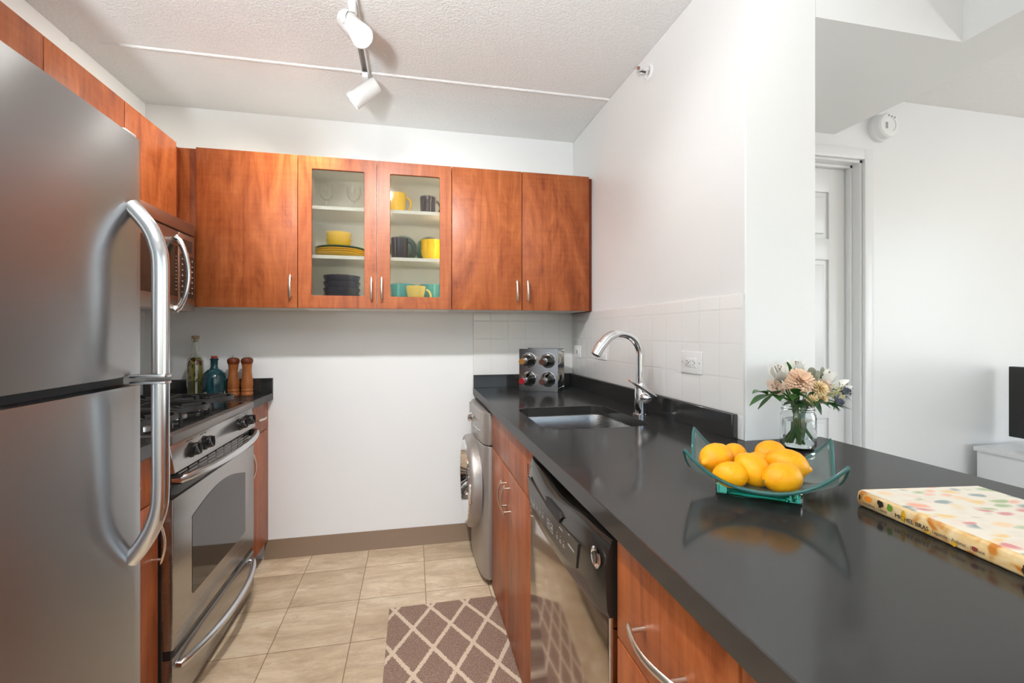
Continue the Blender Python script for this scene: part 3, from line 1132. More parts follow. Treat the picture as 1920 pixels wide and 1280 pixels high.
# ------------------------------------------------------------------ bottles and mills on the left top
TZ = .914
bo = thing('oil_bottle', 'tall clear bottle of herb oil with a cork, left of the teal bottle', 'bottle', (-1.105, 2.675, TZ))
sh = [(0, 0), (.036, 0), (.039, .006), (.039, .165), (.036, .185), (.022, .205), (.0155, .222), (.014, .285), (.017, .288), (.017, .297), (.0115, .297)]
inn = [(.0115, .222), (.018, .207), (.032, .183), (.0355, .165), (.0355, .010), (0, .010)]
B().lathe(sh + inn, bo.location, caps=False).build('glass_body', M['glass_oil'], bo)
B().lathe([(0, .011), (.0350, .011), (.0350, .164), (.031, .183), (.020, .200), (0, .200)], bo.location).build('oil', M['oil'], bo)
hb = B()
for i in range(16):
    an, r, z = random.uniform(0, 6.28), random.uniform(.020, .0335), random.uniform(.02, .16)
    hb.ball(bo.location + Vector((r * math.cos(an), r * math.sin(an), z)), .010, (.5, .35, random.uniform(1.2, 2.6)), Euler((random.uniform(-.6, .6), random.uniform(-.6, .6), an)).to_matrix(), 8, 6)
hb.build('herb_sprigs', M['herb'], bo)['kind'] = 'stuff'
hb = B()
for i in range(7):
    an, z = i * 2.4, random.uniform(.165, .19)
    hb.ball(bo.location + Vector((.018 * math.cos(an), .018 * math.sin(an), z)), .008, (.7, .7, 1.4), None, 8, 6)
hb.build('chillies', M['pepper_red'], bo)['kind'] = 'stuff'
B().lathe([(.011, .280), (.0112, .297), (.0170, .298), (.0180, .313), (.0, .315)], bo.location).build('cork', M['cork'], bo)
vb = thing('ceramic_bottle', 'squat teal glazed bottle with a red stopper, beside the oil bottle', 'bottle', (-1.012, 2.660, TZ))
B().lathe([(0, 0), (.050, 0), (.054, .004), (.0555, .05), (.0550, .095), (.050, .116), (.034, .133), (.020, .142), (.0165, .152), (.0168, .186), (.020, .190), (.020, .195), (.012, .196), (0, .196)], vb.location, seg=40).build('body', M['teal_glaze'], vb)
B().lathe([(.013, .195), (.0145, .197), (.0155, .208), (0, .209)], vb.location).build('stopper', M['cork_red'], vb)
ml = thing('pepper_mill', 'turned wooden mill, the left of the pair, next to the teal bottle', 'pepper mill', (-.926, 2.672, TZ), group='wooden mills')
B().lathe([(0, 0), (.029, 0), (.030, .004), (.030, .013), (.0275, .016), (.0275, .019), (.029, .022), (.029, .030), (.0265, .034), (.0290, .050), (.029, .068), (.025, .092), (.0215, .120), (.0210, .135), (.023, .152), (.0245, .163), (0, .163)], ml.location).build('body', M['mill'], ml)
B().lathe([(0, .1632), (.0245, .1632), (.0285, .172), (.0295, .182), (.027, .191), (.018, .197), (.006, .199), (0, .199)], ml.location).build('cap', M['mill_dark'], ml)
B().lathe([(0, .199), (.004, .199), (.004, .203), (.006, .204), (.006, .209), (0, .211)], ml.location, seg=14).build('knob', M['steel_handle'], ml)
copy_thing(ml, (-.862, 2.676, TZ), label='turned wooden mill, the right of the pair, nearest the end of the left countertop')
# ------------------------------------------------------------------ right-hand base units
BX = .372


def rdrawer(c, y0, y1, z0, z1, hz):
    f = panel(BX, BX + .02, y0 + G, y1 - G, z0, z1).build('drawer', M['wood'], c)
    ym = (y0 + y1) / 2
    arch_handle(B(), (BX, ym - .075, hz), (BX, ym + .075, hz), (-1, 0, 0), bow=.016, w=.0068, t=.0038).build('handle', M['nickel'], f)
    return f


sb = thing('sink_cabinet', 'cherry sink base cabinet with two doors, between the washer and the dishwasher', 'cabinet', (.68, 1.81, 0), group='cherry base cabinets under the right countertop')
SY0, SY1, SM = 1.424, 2.200, 1.812
B().box(BX + .021, XR - .01, SY0, SY0 + .016, .02, .872).box(BX + .021, XR - .01, SY1 - .016, SY1, .0, .872).box(BX + .021, XR - .01, SY0 + .016, SY1 - .016, .02, .036).box(XR - .018, XR - .010, SY0 + .016, SY1 - .016, .036, .872).build('body', M['wood_edge'], sb)
panel(BX, BX + .02, SY0 + G, SY1 - G, .695, .868).build('false_front', M['wood'], sb)
for y0, y1, hy in ((SY0, SM, SM - .034), (SM, SY1, SM + .034)):
    f = panel(BX, BX + .02, y0 + G, y1 - G, .014, .691).build('door', M['wood'], sb)
    arch_handle(B(), (BX, hy, .52), (BX, hy, .642), (-1, 0, 0), bow=.014).build('handle', M['nickel'], f)

db = thing('drawer_cabinet', 'cherry drawer cabinet right of the dishwasher, nearest the camera', 'cabinet', (.68, .64, 0), group='cherry base cabinets under the right countertop')
B().box(BX + .021, .96, .470, .800, .02, .872).box(BX + .07, .96, .470, .800, 0, .02).build('body', M['wood_edge'], db)
rdrawer(db, .470, .800, .675, .868, .755)
rdrawer(db, .470, .800, .400, .671, .585)
rdrawer(db, .470, .800, .105, .396, .300)
pb = thing('peninsula_cabinet', 'cherry cabinet at the camera end of the peninsula, past the drawers', 'cabinet', (.68, .1, 0), group='cherry base cabinets under the right countertop')
B().box(BX + .021, .96, -.60, .467, .02, .872).box(BX + .07, .96, -.60, .467, 0, .02).build('body', M['wood_edge'], pb)
for y0, y1, hy in ((-.60, -.068, -.11), (-.068, .467, .43)):
    f = panel(BX, BX + .02, y0 + G, y1 - G, .105, .868).build('door', M['wood'], pb)
    arch_handle(B(), (BX, hy, .70), (BX, hy, .83), (-1, 0, 0)).build('handle', M['nickel'], f)
pw = B().box(.965, 1.06, -.62, 1.214, 0, .872, .002, 1).build('trim_4', M['wall'])
struct(pw)

# ------------------------------------------------------------------ dishwasher
dwr = thing('dishwasher', 'stainless dishwasher with a black control panel under the right countertop', 'dishwasher', (.66, 1.115, 0))
D0, D1 = .808, 1.418
B().box(.40, .96, D0 + .003, D1 - .003, .09, .866).box(.44, .96, D0 + .003, D1 - .003, 0, .09).build('tub', M['black_satin'], dwr)
ddw = B().box(.362, .40, D0 + .006, D1 - .006, .105, .705, .004).build('door', M['steel_dw'], dwr)
# black fascia: crowned slab; its lower edge leans out, its top edge dips into a grip
n = 24
top, bot = [], []
ZP = (.700, .716, .75, .79, .825, .846, .850)
XP = (.353, .348, .346, .347, .351, .358, .366)
for i in range(n + 1):
    s = i / n
    y = lerp(D0 + .004, D1 - .004, s)
    e = max(0.0, 1 - abs(2 * s - 1) / .72)
    dip = .020 * (3 * e * e - 2 * e ** 3)
    edge_in = .010 * (abs(2 * s - 1) ** 10)
    ra, rb = [], []
    for z, x in zip(ZP, XP):
        w = (z - .70) / .15
        zz = z - dip * (w ** 3) - .012 * (1 - w) * (1 - (2 * s - 1) ** 2)
        ra.append((x + edge_in - .004 * (1 - (2 * s - 1) ** 2), y, zz))
        rb.append((.399, y, zz))
    top.append(ra)
    bot.append(rb)
fas = B().solid(top, bot).build('control_panel', M['dw_black'], dwr, angle=50)
B().box(.375, .399, D0 + .01, D1 - .01, .8505, .868).build('latch_recess', M['dark_gap'], dwr)
# keypad plate, curved lower edge
kp = [(1.360, .805), (1.340, .757), (1.25, .731), (1.14, .720), (1.03, .720), (.935, .735), (.925, .792), (1.03, .808), (1.060, .786), (1.15, .786), (1.175, .808)]
B().prism(kp, 'x', .3405, .346, .0006, 1).build('keypad', M['dw_panel'], fas)
B().prism(rrect(1.047, 1.163, .786, .812, .010, 5), 'x', .3400, .347).build('grip_slot', M['dark_gap'], fas)
xk0, xk1 = .3398, .3402
for y in (1.275, 1.245, 1.215, 1.185, 1.06, 1.035, 1.010):
    B().box(xk0, xk1, y, y + .012, .744, .7462).box(xk0, xk1, y + .002, y + .010, .749, .7508).box(xk0, xk1, y + .004, y + .007, .757, .7588).build('key_legend', M['legend'], fas)
for y in (1.10, 1.13):
    B().box(xk0, xk1, y, y + .022, .738, .7392).box(xk0, xk1, y, y + .022, .758, .7592).box(xk0, xk1, y, y + .0012, .738, .7592).box(xk0, xk1, y + .0208, y + .022, .738, .7592).box(xk0, xk1, y + .006, y + .016, .7455, .752).build('key_legend', M['legend'], fas)
B().box(xk0, xk1, .945, .985, .764, .7675).build('key_legend', M['legend'], fas)
B().box(xk0, xk1, 1.025, 1.05, .776, .779).build('key_legend', M['legend'], fas)
B().box(xk0, xk1, .975, .983, .788, .790).build('key_legend', M['legend'], fas)
B().lathe([(.0205, 0), (.0205, .003), (.0165, .005), (.0150, .0035)], (.350, .845, .802), (-1, 0, 0), 28).lathe([(0, .0), (.0152, .0), (.0152, .0034), (.0, .0036)], (.350, .845, .802), (-1, 0, 0), 28).build('badge', M['chrome'], fas)
B().lathe([(0, .0036), (.0105, .0036), (.0105, .0044), (0, .0046)], (.350, .845, .802), (-1, 0, 0), 28).tube([Vector((.3455, .845 + .011 * math.cos(t * .35), .802 + .011 * math.sin(t * .35))) for t in range(14)], .0008, 6).build('badge_emblem', M['dw_black'], fas)
k = B()
for j in range(5):
    k.box(.3495, .3515, 1.392, 1.402, .800 + j * .007, .803 + j * .007)
k.build('vent_slots', M['dark_gap'], fas)

# ------------------------------------------------------------------ washing machine in the far right corner
wa = thing('washing_machine', 'silver front-loading washing machine under the far end of the right countertop', 'washing machine', (.65, 2.48, 0))
W0, W1 = 2.212, 2.738


def wfront(s):
    """plan of the bowed front, s from 0 (near side) to 1 (far side)"""
    e = abs(2 * s - 1)
    return .318 + .020 * e ** 2 + .022 * e ** 14


def wslab(z0, z1, inset=0.0, back=.93, bev=.006):
    pts = [(back, W0), ]
    for i in range(29):
        s = i / 28
        pts.append((wfront(s) + inset, lerp(W0, W1, s)))
    pts.append((back, W1))
    return B().prism(pts, 'z', z0, z1, bev, 3)


wslab(.035, .688).build('body', M['washer'], wa, angle=30)
wslab(.692, .852).build('control_fascia', M['washer'], wa, angle=30)
wslab(.686, .694, .004, bev=0).build('fascia_joint', M['dark_gap'], wa, angle=30)
for y in (W0 + .06, W1 - .06):
    for x in (.40, .88):
        B().cyl((x, y, 0), (x, y, .036), .022, seg=16).build('foot', M['black_satin'], wa)
wc = Vector((.322, 2.478, .452))
wd = B().lathe([(.242, -.01), (.242, .022), (.238, .040), (.229, .050), (.218, .052), (.213, .049)], wc, (-1, 0, 0), 56, caps=False).build('door', M['washer'], wa)
B().lathe([(.2135, .0485), (.209, .056), (.199, .056), (.188, .040), (.176, .016)], wc, (-1, 0, 0), 56, caps=False).build('chrome_ring', M['chrome'], wd)
B().lathe([(.180, .020), (.15, .016), (.09, .012), (0, .010)], wc, (-1, 0, 0), 48, caps=False).build('porthole', M['black_glass'], wd)
B().box(.268, .284, 2.245, 2.272, .40, .50, .004).build('door_handle', M['chrome'], wd)
kb = B().lathe([(.030, -.004), (.030, .006), (.025, .010), (.022, .024), (.018, .028), (0, .028)], (.322, 2.555, .772), (-1, 0, 0), 30)
kb.build('dial', M['chrome'], wa)
for i in range(6):
    y = 2.44 - i * .026
    B().cyl((.336, y, .748), (wfront((y - W0) / (W1 - W0)) - .006, y, .748), .0055, seg=12).build('button', M['steel_handle'], wa)
for i in range(5):
    y = 2.46 - i * .03
    xf = wfront((y - W0) / (W1 - W0))
    B().box(xf - .0006, xf + .01, y, y + .012, .79, .797).build('indicator', M['slot'], wa)
B().box(.326, .34, 2.62, 2.73, .735, .835, .003).build('detergent_drawer', M['washer'], wa)

# ------------------------------------------------------------------ right countertop and sink
rt = thing('countertop', 'long black quartz countertop with sink, running into the peninsula on the right', 'countertop', (.66, 1.8, .874))
cx0, cx1 = .350, 1.255
outer = [(cx0, -.62), (cx1, -.62), (cx1, 1.2146), (.976, 1.2146), (.976, 2.752), (cx0, 2.752)]
sink_hole = rrect(.437, .835, 1.485, 1.955, .065, 7)
B().prism(outer, 'z', .874, .914, .0016, 1, holes=[sink_hole]).build('slab', M['quartz'], rt, angle=30)
B().box(cx0 + .002, .955, 2.732, 2.752, .9142, .990, .001, 1).box(.956, .976, 1.238, 2.752, .9142, .990, .001, 1).build('backsplash', M['quartz'], rt)


def loft(b, loops, cap=True):
    bm = bmesh.new()
    R = [[bm.verts.new(p) for p in lp] for lp in loops]
    m = len(R[0])
    for a_, c_ in zip(R, R[1:]):
        for j in range(m):
            bm.faces.new((a_[j], a_[(j + 1) % m], c_[(j + 1) % m], c_[j]))
    if cap:
        bm.faces.new(R[-1])
    return b._merge(bm)


sk = thing('sink', 'stainless undermount sink bowl set into the black countertop', 'sink', (.636, 1.72, .66))
def ring(ins, z, r):
    return [(x, y, z) for x, y in rrect(.431 + ins, .841 - ins, 1.479 + ins, 1.961 - ins, r, 7)]
loft(B(), [ring(-.025, .8735, .08), ring(0, .8735, .068), ring(.002, .868, .066), ring(.006, .80, .066), ring(.010, .715, .066), ring(.016, .697, .062), ring(.034, .684, .05), ring(.12, .679, .03), ring(.16, .678, .02)]).build('basin', M['steel_sink'], sk, angle=60)
B().lathe([(.045, 0), (.043, .003), (.036, .003), (.030, -.003), (0, -.003)], (.636, 1.72, .680), seg=28).build('drain', M['chrome'], sk)

fc = thing('faucet', 'chrome gooseneck kitchen faucet with a single lever behind the sink', 'faucet', (.892, 1.695, TZ))
fx_, fy_ = .892, 1.695
B().lathe([(0, 0), (.031, 0), (.031, .004), (.0275, .007), (.0265, .060), (.0255, .100), (.022, .122), (.0195, .125), (0, .125)], fc.location, seg=32).build('base', M['chrome'], fc)
pts = [(fx_, fy_, 1.035), (fx_, fy_, 1.09), (fx_, fy_, 1.150)]
ccx, ccz, rad = .804, 1.150, .088
for i in range(1, 15):
    an = math.radians(i * 10)
    pts.append((ccx + rad * math.cos(an), fy_, ccz + rad * math.sin(an) * 1.02))
pts += [(.716, fy_, 1.183), (.700, fy_, 1.155)]
rr = [.0165] * 12 + [.0168, .0175, .018, .019, .0195, .0205, .0195]
rr = (rr + [.02] * 10)[:len(pts)]
sp = B().tube(pts, rr, 20).build('spout', M['chrome'], fc, angle=60)
B().tube([(fx_, fy_, 1.028), (fx_, fy_, 1.042)], [.0195, .0185], 24).build('spout_collar', M['chrome'], fc)
dirn = (Vector(pts[-1]) - Vector(pts[-2])).normalized()
B().cyl(Vector(pts[-1]) - dirn * .001, Vector(pts[-1]) + dirn * .003, .014, seg=20).build('aerator', M['black_satin'], sp)
lb = B().ball((.905, 1.668, .985), .026, (1.15, .9, .95), None, 20, 14)
lb.cyl((.897, 1.69, .985), (.905, 1.662, .985), .024, seg=20)
lev = lb.build('lever_joint', M['chrome'], fc)
lp = smooth_path([(.806, 1.622, 1.060), (.832, 1.626, 1.046), (.870, 1.636, 1.024), (.910, 1.648, 1.000), (.948, 1.660, .980)], 6)
nn = len(lp)
wd_ = [lerp(.85, 2.0, min(1, i / (nn * .75))) * (1.0 if i < nn - 4 else (nn - i) / 5.0) for i in range(nn)]
B().tube(lp, wd_, prof=[(.0045 * math.cos(2 * PI * i / 12), .0085 * math.sin(2 * PI * i / 12)) for i in range(12)], up=(.35, 0, 1)).build('lever', M['chrome'], fc, angle=60)

# ------------------------------------------------------------------ wine rack with four bottles
wr_loc, wr_rot = (.686, 2.495, TZ), math.radians(-30.1)
wr = thing('wine_rack', 'polished metal two-by-two countertop wine rack in the back corner', 'wine rack', wr_loc, wr_rot)


def plate(y, t):
    b = B()
    holes = []
    hw, hh = .112, .238
    for hx_ in (-.056, .056):
        for hz_ in (.068, .174):
            holes.append([(hx_ + .0408 * math.cos(2 * PI * i / 32), hz_ + .0408 * math.sin(2 * PI * i / 32)) for i in range(32)])
    return b.prism(rrect(-hw, hw, .001, hh, .004, 2), 'y', y, y + t, 0, holes=holes)


plate(0, .0022).build('front_plate', M['rack_metal'], wr, local=True)
plate(.172, .0022).build('rear_plate', M['rack_metal'], wr, local=True)
b = B()
for x in (-.105, .105):
    for z in (.012, .226):
        b.cyl((x, .002, z), (x, .172, z), .004, seg=12)
b.build('tie_rods', M['chrome'], wr, local=True)
for hx_ in (-.056, .056):
    for hz_ in (.068, .174):
        B().tube([(hx_ + .0408 * math.cos(2 * PI * i / 32), -.0005, hz_ + .0408 * math.sin(2 * PI * i / 32)) for i in range(32)], .0018, 8, closed=True).build('hole_collar', M['chrome'], wr, local=True)


def wine_bottle(hx_, hz_, capmat, capname, label, proto=None):
    rm = Matrix.Rotation(wr_rot, 3, 'Z')
    loc = Vector(wr_loc) + rm @ Vector((hx_, .055, hz_))
    w = thing('wine_bottle', label, 'bottle', loc, wr_rot, 'wine bottles in the metal rack')
    ax = (0, -1, 0)
    B().lathe([(0, -.140), (.032, -.141), (.0365, -.135), (.0370, .055), (.035, .075), (.026, .098), (.0165, .114), (.0145, .125), (.0140, .158)], (0, 0, 0), ax, 32).build('glass_body', M['glass_dark'], w, local=True)
    B().lathe([(.0142, .150), (.0148, .152), (.0148, .188), (.0160, .189), (.0160, .197), (.0140, .199), (0, .1985)], (0, 0, 0), ax, 24).build(capname, capmat, w, local=True)
    B().lathe([(.0373, -.080), (.0373, .015)], (0, 0, 0), ax, 32, caps=False).build('paper_label', M['bottle_label'], w, local=True)
    return w


wine_bottle(-.056, .174, M['foil_gold'], 'cork', 'wine bottle with a tan cork, upper left slot of the metal rack')
wine_bottle(.056, .174, M['foil_brown'], 'foil', 'wine bottle with a dark neck, upper right slot of the metal rack')
wine_bottle(-.056, .068, M['foil_red'], 'foil', 'wine bottle with a red foil neck, lower left slot of the metal rack')
wine_bottle(.056, .068, M['foil_brown'], 'foil', 'wine bottle with a brown foil neck, lower right slot of the metal rack')

# ------------------------------------------------------------------ outlets and switch on the right wall
OX = XR - .008


def wall_plate(name, label, y0, y1, z0, z1, cat):
    t = thing(name, label, cat, (OX, (y0 + y1) / 2, (z0 + z1) / 2))
    B().box(OX - .006, OX, y0, y1, z0, z1, .003, 3).build('plate', M['white_plastic'], t)
    return t


def receptacle(t, yc, zc, sideways=True):
    r = B().box(OX - .008, OX - .004, yc - .034, yc + .034, zc - .017, zc + .017, .002).build('receptacle', M['white_plastic'], t)
    s = B()
    for dy in (-.019, .019):
        for dz in (-.007, .006):
            s.box(OX - .0085, OX - .007, yc + dy - .001, yc + dy + .0045, zc + dz - .0012, zc + dz + .0012)
        s.cyl((OX - .0085, yc + dy - .007, zc), (OX - .007, yc + dy - .007, zc), .0025, seg=10)
    s.build('slots', M['slot'], r)
    b2 = B().box(OX - .0095, OX - .007, yc - .006, yc + .006, zc + .004, zc + .011, .0008).box(OX - .0095, OX - .007, yc - .006, yc + .006, zc - .011, zc - .004, .0008)
    b2.build('test_buttons', M['trim_white'], r)


o1 = wall_plate('wall_outlet', 'white outlet plate on the tiles right of the faucet', 1.413, 1.539, 1.095, 1.175, 'outlet')
receptacle(o1, 1.476, 1.135)
sc_b = B()
for y in (1.425, 1.527):
    sc_b.cyl((OX - .0066, y, 1.135), (OX - .005, y, 1.135), .003, seg=12)
sc_b.build('screws', M['legend'], o1)
o2 = wall_plate('wall_switch', 'white switch plate on the tiles half hidden behind the faucet spout', 2.214, 2.334, 1.100, 1.178, 'switch')
B().box(OX - .0085, OX - .005, 2.240, 2.308, 1.122, 1.156, .002).build('rocker', M['white_plastic'], o2)
B().box(OX - .0095, OX - .008, 2.252, 2.300, 1.1365, 1.1385).build('rocker_line', M['legend'], o2)
o3 = wall_plate('wall_outlet', 'small white outlet plate in the tiled back corner behind the wine rack', 2.585, 2.700, 1.092, 1.166, 'outlet')
B().box(OX - .0085, OX - .005, 2.615, 2.670, 1.112, 1.148, .002).build('receptacle', M['white_plastic'], o3)
B().box(OX - .0092, OX - .008, 2.637, 2.645, 1.120, 1.140).build('slots', M['slot'], o3)

# ------------------------------------------------------------------ rug
rug = B().box(-.106, .384, .55, 2.128, .001, .010, .003, 2).build('rug', M['rug'])
tag(rug, 'brown rug with a cream diamond lattice on the tile floor', 'rug')

# ------------------------------------------------------------------ ceiling and wall fittings
tl_ = thing('track_light', 'white ceiling track with adjustable spotlights above the kitchen', 'track light', (-.214, 1.3, ZC))
TX = -.214
B().box(TX - .017, TX - .012, .25, 2.262, ZC - .022, ZC).box(TX + .012, TX + .017, .25, 2.262, ZC - .022, ZC).box(TX - .012, TX + .012, .25, 2.262, ZC - .006, ZC - .001).box(TX - .017, TX + .017, 2.262, 2.274, ZC - .023, ZC, .002).build('rail', M['track_white'], tl_)
B().box(TX - .007, TX + .007, .26, 2.255, ZC - .0085, ZC - .0062).build('rail_slot', M['slot_grey'], tl_)


def spot(y, axis, power, ang=1.15, blend=.7, pend=.075, col=(.98, .985, 1.0)):
    """one adjustable head: adapter, arm, cup; its lamp lies just inside the lens"""
    ax = Vector(axis).normalized()
    piv = Vector((TX, y, ZC - .022 - pend))
    hd = B()
    hd.lathe([(0, -.072), (.030, -.070), (.036, -.060), (.0375, .045), (.040, .050), (.040, .068), (.036, .070), (.034, .058)], piv + ax * .006, ax, 36, caps=False)
    head = hd.build('spotlight_head', M['track_white'], tl_)
    B().box(TX - .013, TX + .013, y - .035, y + .02, ZC - .046, ZC - .0222, .003).build('adapter', M['track_white'], head)
    side = ax.cross(Vector((0, 0, 1))).normalized()
    arm = B()
    top = Vector((TX, y, ZC - .045))
    for s in (1,):
        q = piv + side * .041 * s
        arm.tube([top, top + side * .03 * s - Vector((0, 0, .012)), q + Vector((0, 0, .02)), q - Vector((0, 0, .008))], 1.0, prof=[(.002, .008), (-.002, .008), (-.002, -.008), (.002, -.008)], up=side + Vector((0, 0, .3)))
    arm.cyl(piv + side * .037, piv + side * .047, .008, seg=16)
    arm.build('arm', M['track_white'], head)
    B().lathe([(0, .0), (.035, .0), (.035, .003), (0, .006)], piv + ax * .060, ax, 32).build('lens', M['lens'], head)
    l = bpy.data.lights.new('spot_lamp', 'SPOT')
    l.energy, l.spot_size, l.spot_blend, l.shadow_soft_size, l.color = power, ang * 2, blend, .035, col
    lo = bpy.data.objects.new('spot_lamp', l)
    COL.objects.link(lo)
    lo.location = piv + ax * .082
    lo.rotation_euler = ax.to_track_quat('-Z', 'Y').to_euler()


spot(1.745, (.505, -.463, -.73), 11, 1.0)
spot(2.205, (-.78, .10, -.60), 25, .98, .8, col=(1.0, .93, .82))
spot(1.18, (.16, .78, -.60), 56, .80, 1.0)
spot(.72, (.05, .30, -.92), 60, .72, 1.0)  # extra unseen head, added to light the floor and bounce onto the ceiling

# added uplight behind the camera, never in view, brightening the room by ceiling bounce
ul = thing('added_floor_lamp', 'slim white uplight floor lamp added out of view behind the camera near the left wall', 'floor lamp', (-.75, -1.0, 0))
B().lathe([(0, 0), (.13, 0), (.13, .012), (.02, .022), (0, .022)], ul.location).build('base', M['track_white'], ul)
B().cyl(ul.location + Vector((0, 0, .02)), ul.location + Vector((0, 0, 1.05)), .011).build('pole', M['track_white'], ul)
B().lathe([(.02, 1.04), (.06, 1.05), (.13, 1.12), (.126, 1.12), (.056, 1.056), (0, 1.05)], ul.location, caps=False).build('bowl_shade', M['track_white'], ul)
B().lathe([(0, 1.062), (.03, 1.064), (.035, 1.085), (.03, 1.105), (0, 1.11)], ul.location).build('bulb', M['lens'], ul)
lu = bpy.data.lights.new('added_uplight', 'SPOT')
lu.energy, lu.spot_size, lu.spot_blend, lu.shadow_soft_size, lu.color = 330, math.radians(112), .85, .14, (.90, .96, 1.0)
luo = bpy.data.objects.new('added_uplight', lu)
COL.objects.link(luo)
luo.location = ul.location + Vector((0, 0, 1.16))
luo.rotation_euler = Vector((.04, .55, .78)).to_track_quat('-Z', 'Y').to_euler()

copy_thing(ul, (3.3, -.9, 0), label='slim white uplight floor lamp added out of view in the living area past the peninsula')
lu2 = bpy.data.lights.new('added_living_uplight', 'SPOT')  # second added uplight: brightens the soffit underside and living-room ceiling
lu2.energy, lu2.spot_size, lu2.spot_blend, lu2.shadow_soft_size, lu2.color = 45, math.radians(158), .4, .14, (.94, .97, 1.0)
lo2 = bpy.data.objects.new('added_living_uplight', lu2)
COL.objects.link(lo2)
lo2.location = (3.3, -.9, 1.16)
lo2.rotation_euler = (PI, 0, 0)

sp_t = thing('sprinkler_head', 'chrome sidewall fire sprinkler high on the right kitchen wall', 'sprinkler', (XR, 1.80, 2.355))
q0 = sp_t.location
B().lathe([(.034, 0), (.034, .003), (.026, .007), (.017, .004), (.015, .001)], q0, (-1, 0, 0), 30).build('escutcheon', M['white_plastic'], sp_t)
b = B().cyl(q0, q0 + Vector((-.018, 0, 0)), .011, .008, 18)
b.tube([q0 + Vector((-.016, .010, 0)), q0 + Vector((-.034, .011, 0)), q0 + Vector((-.046, .003, 0))], .0025, 8)
b.tube([q0 + Vector((-.016, -.010, 0)), q0 + Vector((-.034, -.011, 0)), q0 + Vector((-.046, -.003, 0))], .0025, 8)
b.box(q0.x - .050, q0.x - .046, q0.y - .014, q0.y + .014, q0.z - .004, q0.z + .012, .001)
b.box(q0.x - .066, q0.x - .046, q0.y - .013, q0.y + .013, q0.z + .012, q0.z + .015, .001)
b.build('deflector', M['chrome'], sp_t)
B().cyl(q0 + Vector((-.018, 0, 0)), q0 + Vector((-.043, 0, 0)), .0028, seg=10).build('bulb', M['ink'], sp_t)

sd = thing('smoke_detector', 'round white smoke detector on the hall wall above the door casing', 'smoke detector', (2.335, 1.914, 2.285))
B().lathe([(.068, 0), (.068, .022), (.064, .026)], sd.location, (0, -1, 0), 40).build('base', M['white_plastic'], sd)
B().lathe([(.0635, .026), (.062, .030), (.0625, .052), (.056, .060), (.036, .062), (.034, .058), (0, .058)], sd.location, (0, -1, 0), 40).build('cover', M['white_plastic'], sd)
b = B()
for i in range(3):
    b.cyl(sd.location + Vector((-.01 + i * .018, -.0605, .045 - .004 * i)), sd.location + Vector((-.01 + i * .018, -.0635, .045 - .004 * i)), .004, seg=12)
b.box(sd.location.x - .026, sd.location.x - .012, sd.location.y - .0595, sd.location.y - .0575, sd.location.z - .02, sd.location.z + .012, .001)
b.build('sensor_ports', M['legend'], sd)

# ------------------------------------------------------------------ living-room console and television
co = thing('media_console', 'white lacquered console against the hall wall at the right edge', 'console', (3.2, 1.1, 0))
B().box(2.91, 3.36, .10, 1.86, .06, .618, .002).box(2.95, 3.33, .14, 1.82, 0, .06).build('body', M['console'], co)
B().box(2.903, 3.365, .09, 1.872, .620, .644, .002).build('top', M['console'], co)
for i in range(3):
    B().box(2.9035, 2.91, .11 + i * .585, .68 + i * .585, .07, .612, .001).build('door', M['console'], co)
tv = thing('television', 'dark flat television standing on the white console at the right edge', 'television', (3.2, 1.05, .644))
B().box(3.135, 3.175, .95, 1.862, .685, 1.062, .004).build('panel', M['tv'], tv)
B().box(3.131, 3.1352, .96, 1.852, .697, 1.052).build('screen', M['black_gloss'], tv)
B().box(3.05, 3.27, 1.20, 1.60, .6445, .654, .002).box(3.155, 3.175, 1.35, 1.45, .654, .70).build('stand', M['tv'], tv)
# ------------------------------------------------------------------ dishes behind the glass doors
def mug(name, label, mat, loc, r, h, ang, taper=.92):
    t = thing(name, label, 'mug' if name == 'mug' else 'cup', loc, group='mugs and cups behind the cabinet glass')
    B().lathe([(0, 0), (r * taper * .9, 0), (r * taper, .005), (r, h), (r * .94, h + .001), (r * .90, h - .004), (r * taper * .88, .008), (0, .008)], (0, 0, 0)).build('body', mat, t, local=True)
    c, s = math.cos(ang), math.sin(ang)
    pts = []
    for i in range(15):
        a_ = math.radians(-78 + 156 * i / 14)
        d_ = r * .93 + .030 * math.cos(a_)
        pts.append((c * d_, s * d_, h * .52 + h * .33 * math.sin(a_)))
    B().tube(pts, .0055, 10).build('handle', mat, t, local=True)
    return t


def bowl_prof(r, h):
    return [(0, .004), (r * .5, .004), (r * .52, 0), (r * .62, 0), (r * .64, .005), (r * .9, h * .45), (r, h), (r * .965, h), (r * .86, h * .47), (r * .58, .010), (0, .010)]


def dish(name, label, cat, mat, loc, prof, group, axis=(0, 0, 1)):
    o = B().lathe(prof, (0, 0, 0), axis, 40).build(name, mat)
    o.location = loc
    return tag(o, label, cat, group)


ZA, ZM, ZL = S1 + .0185, S2 + .0185, ZB + .0165
YD = 2.585
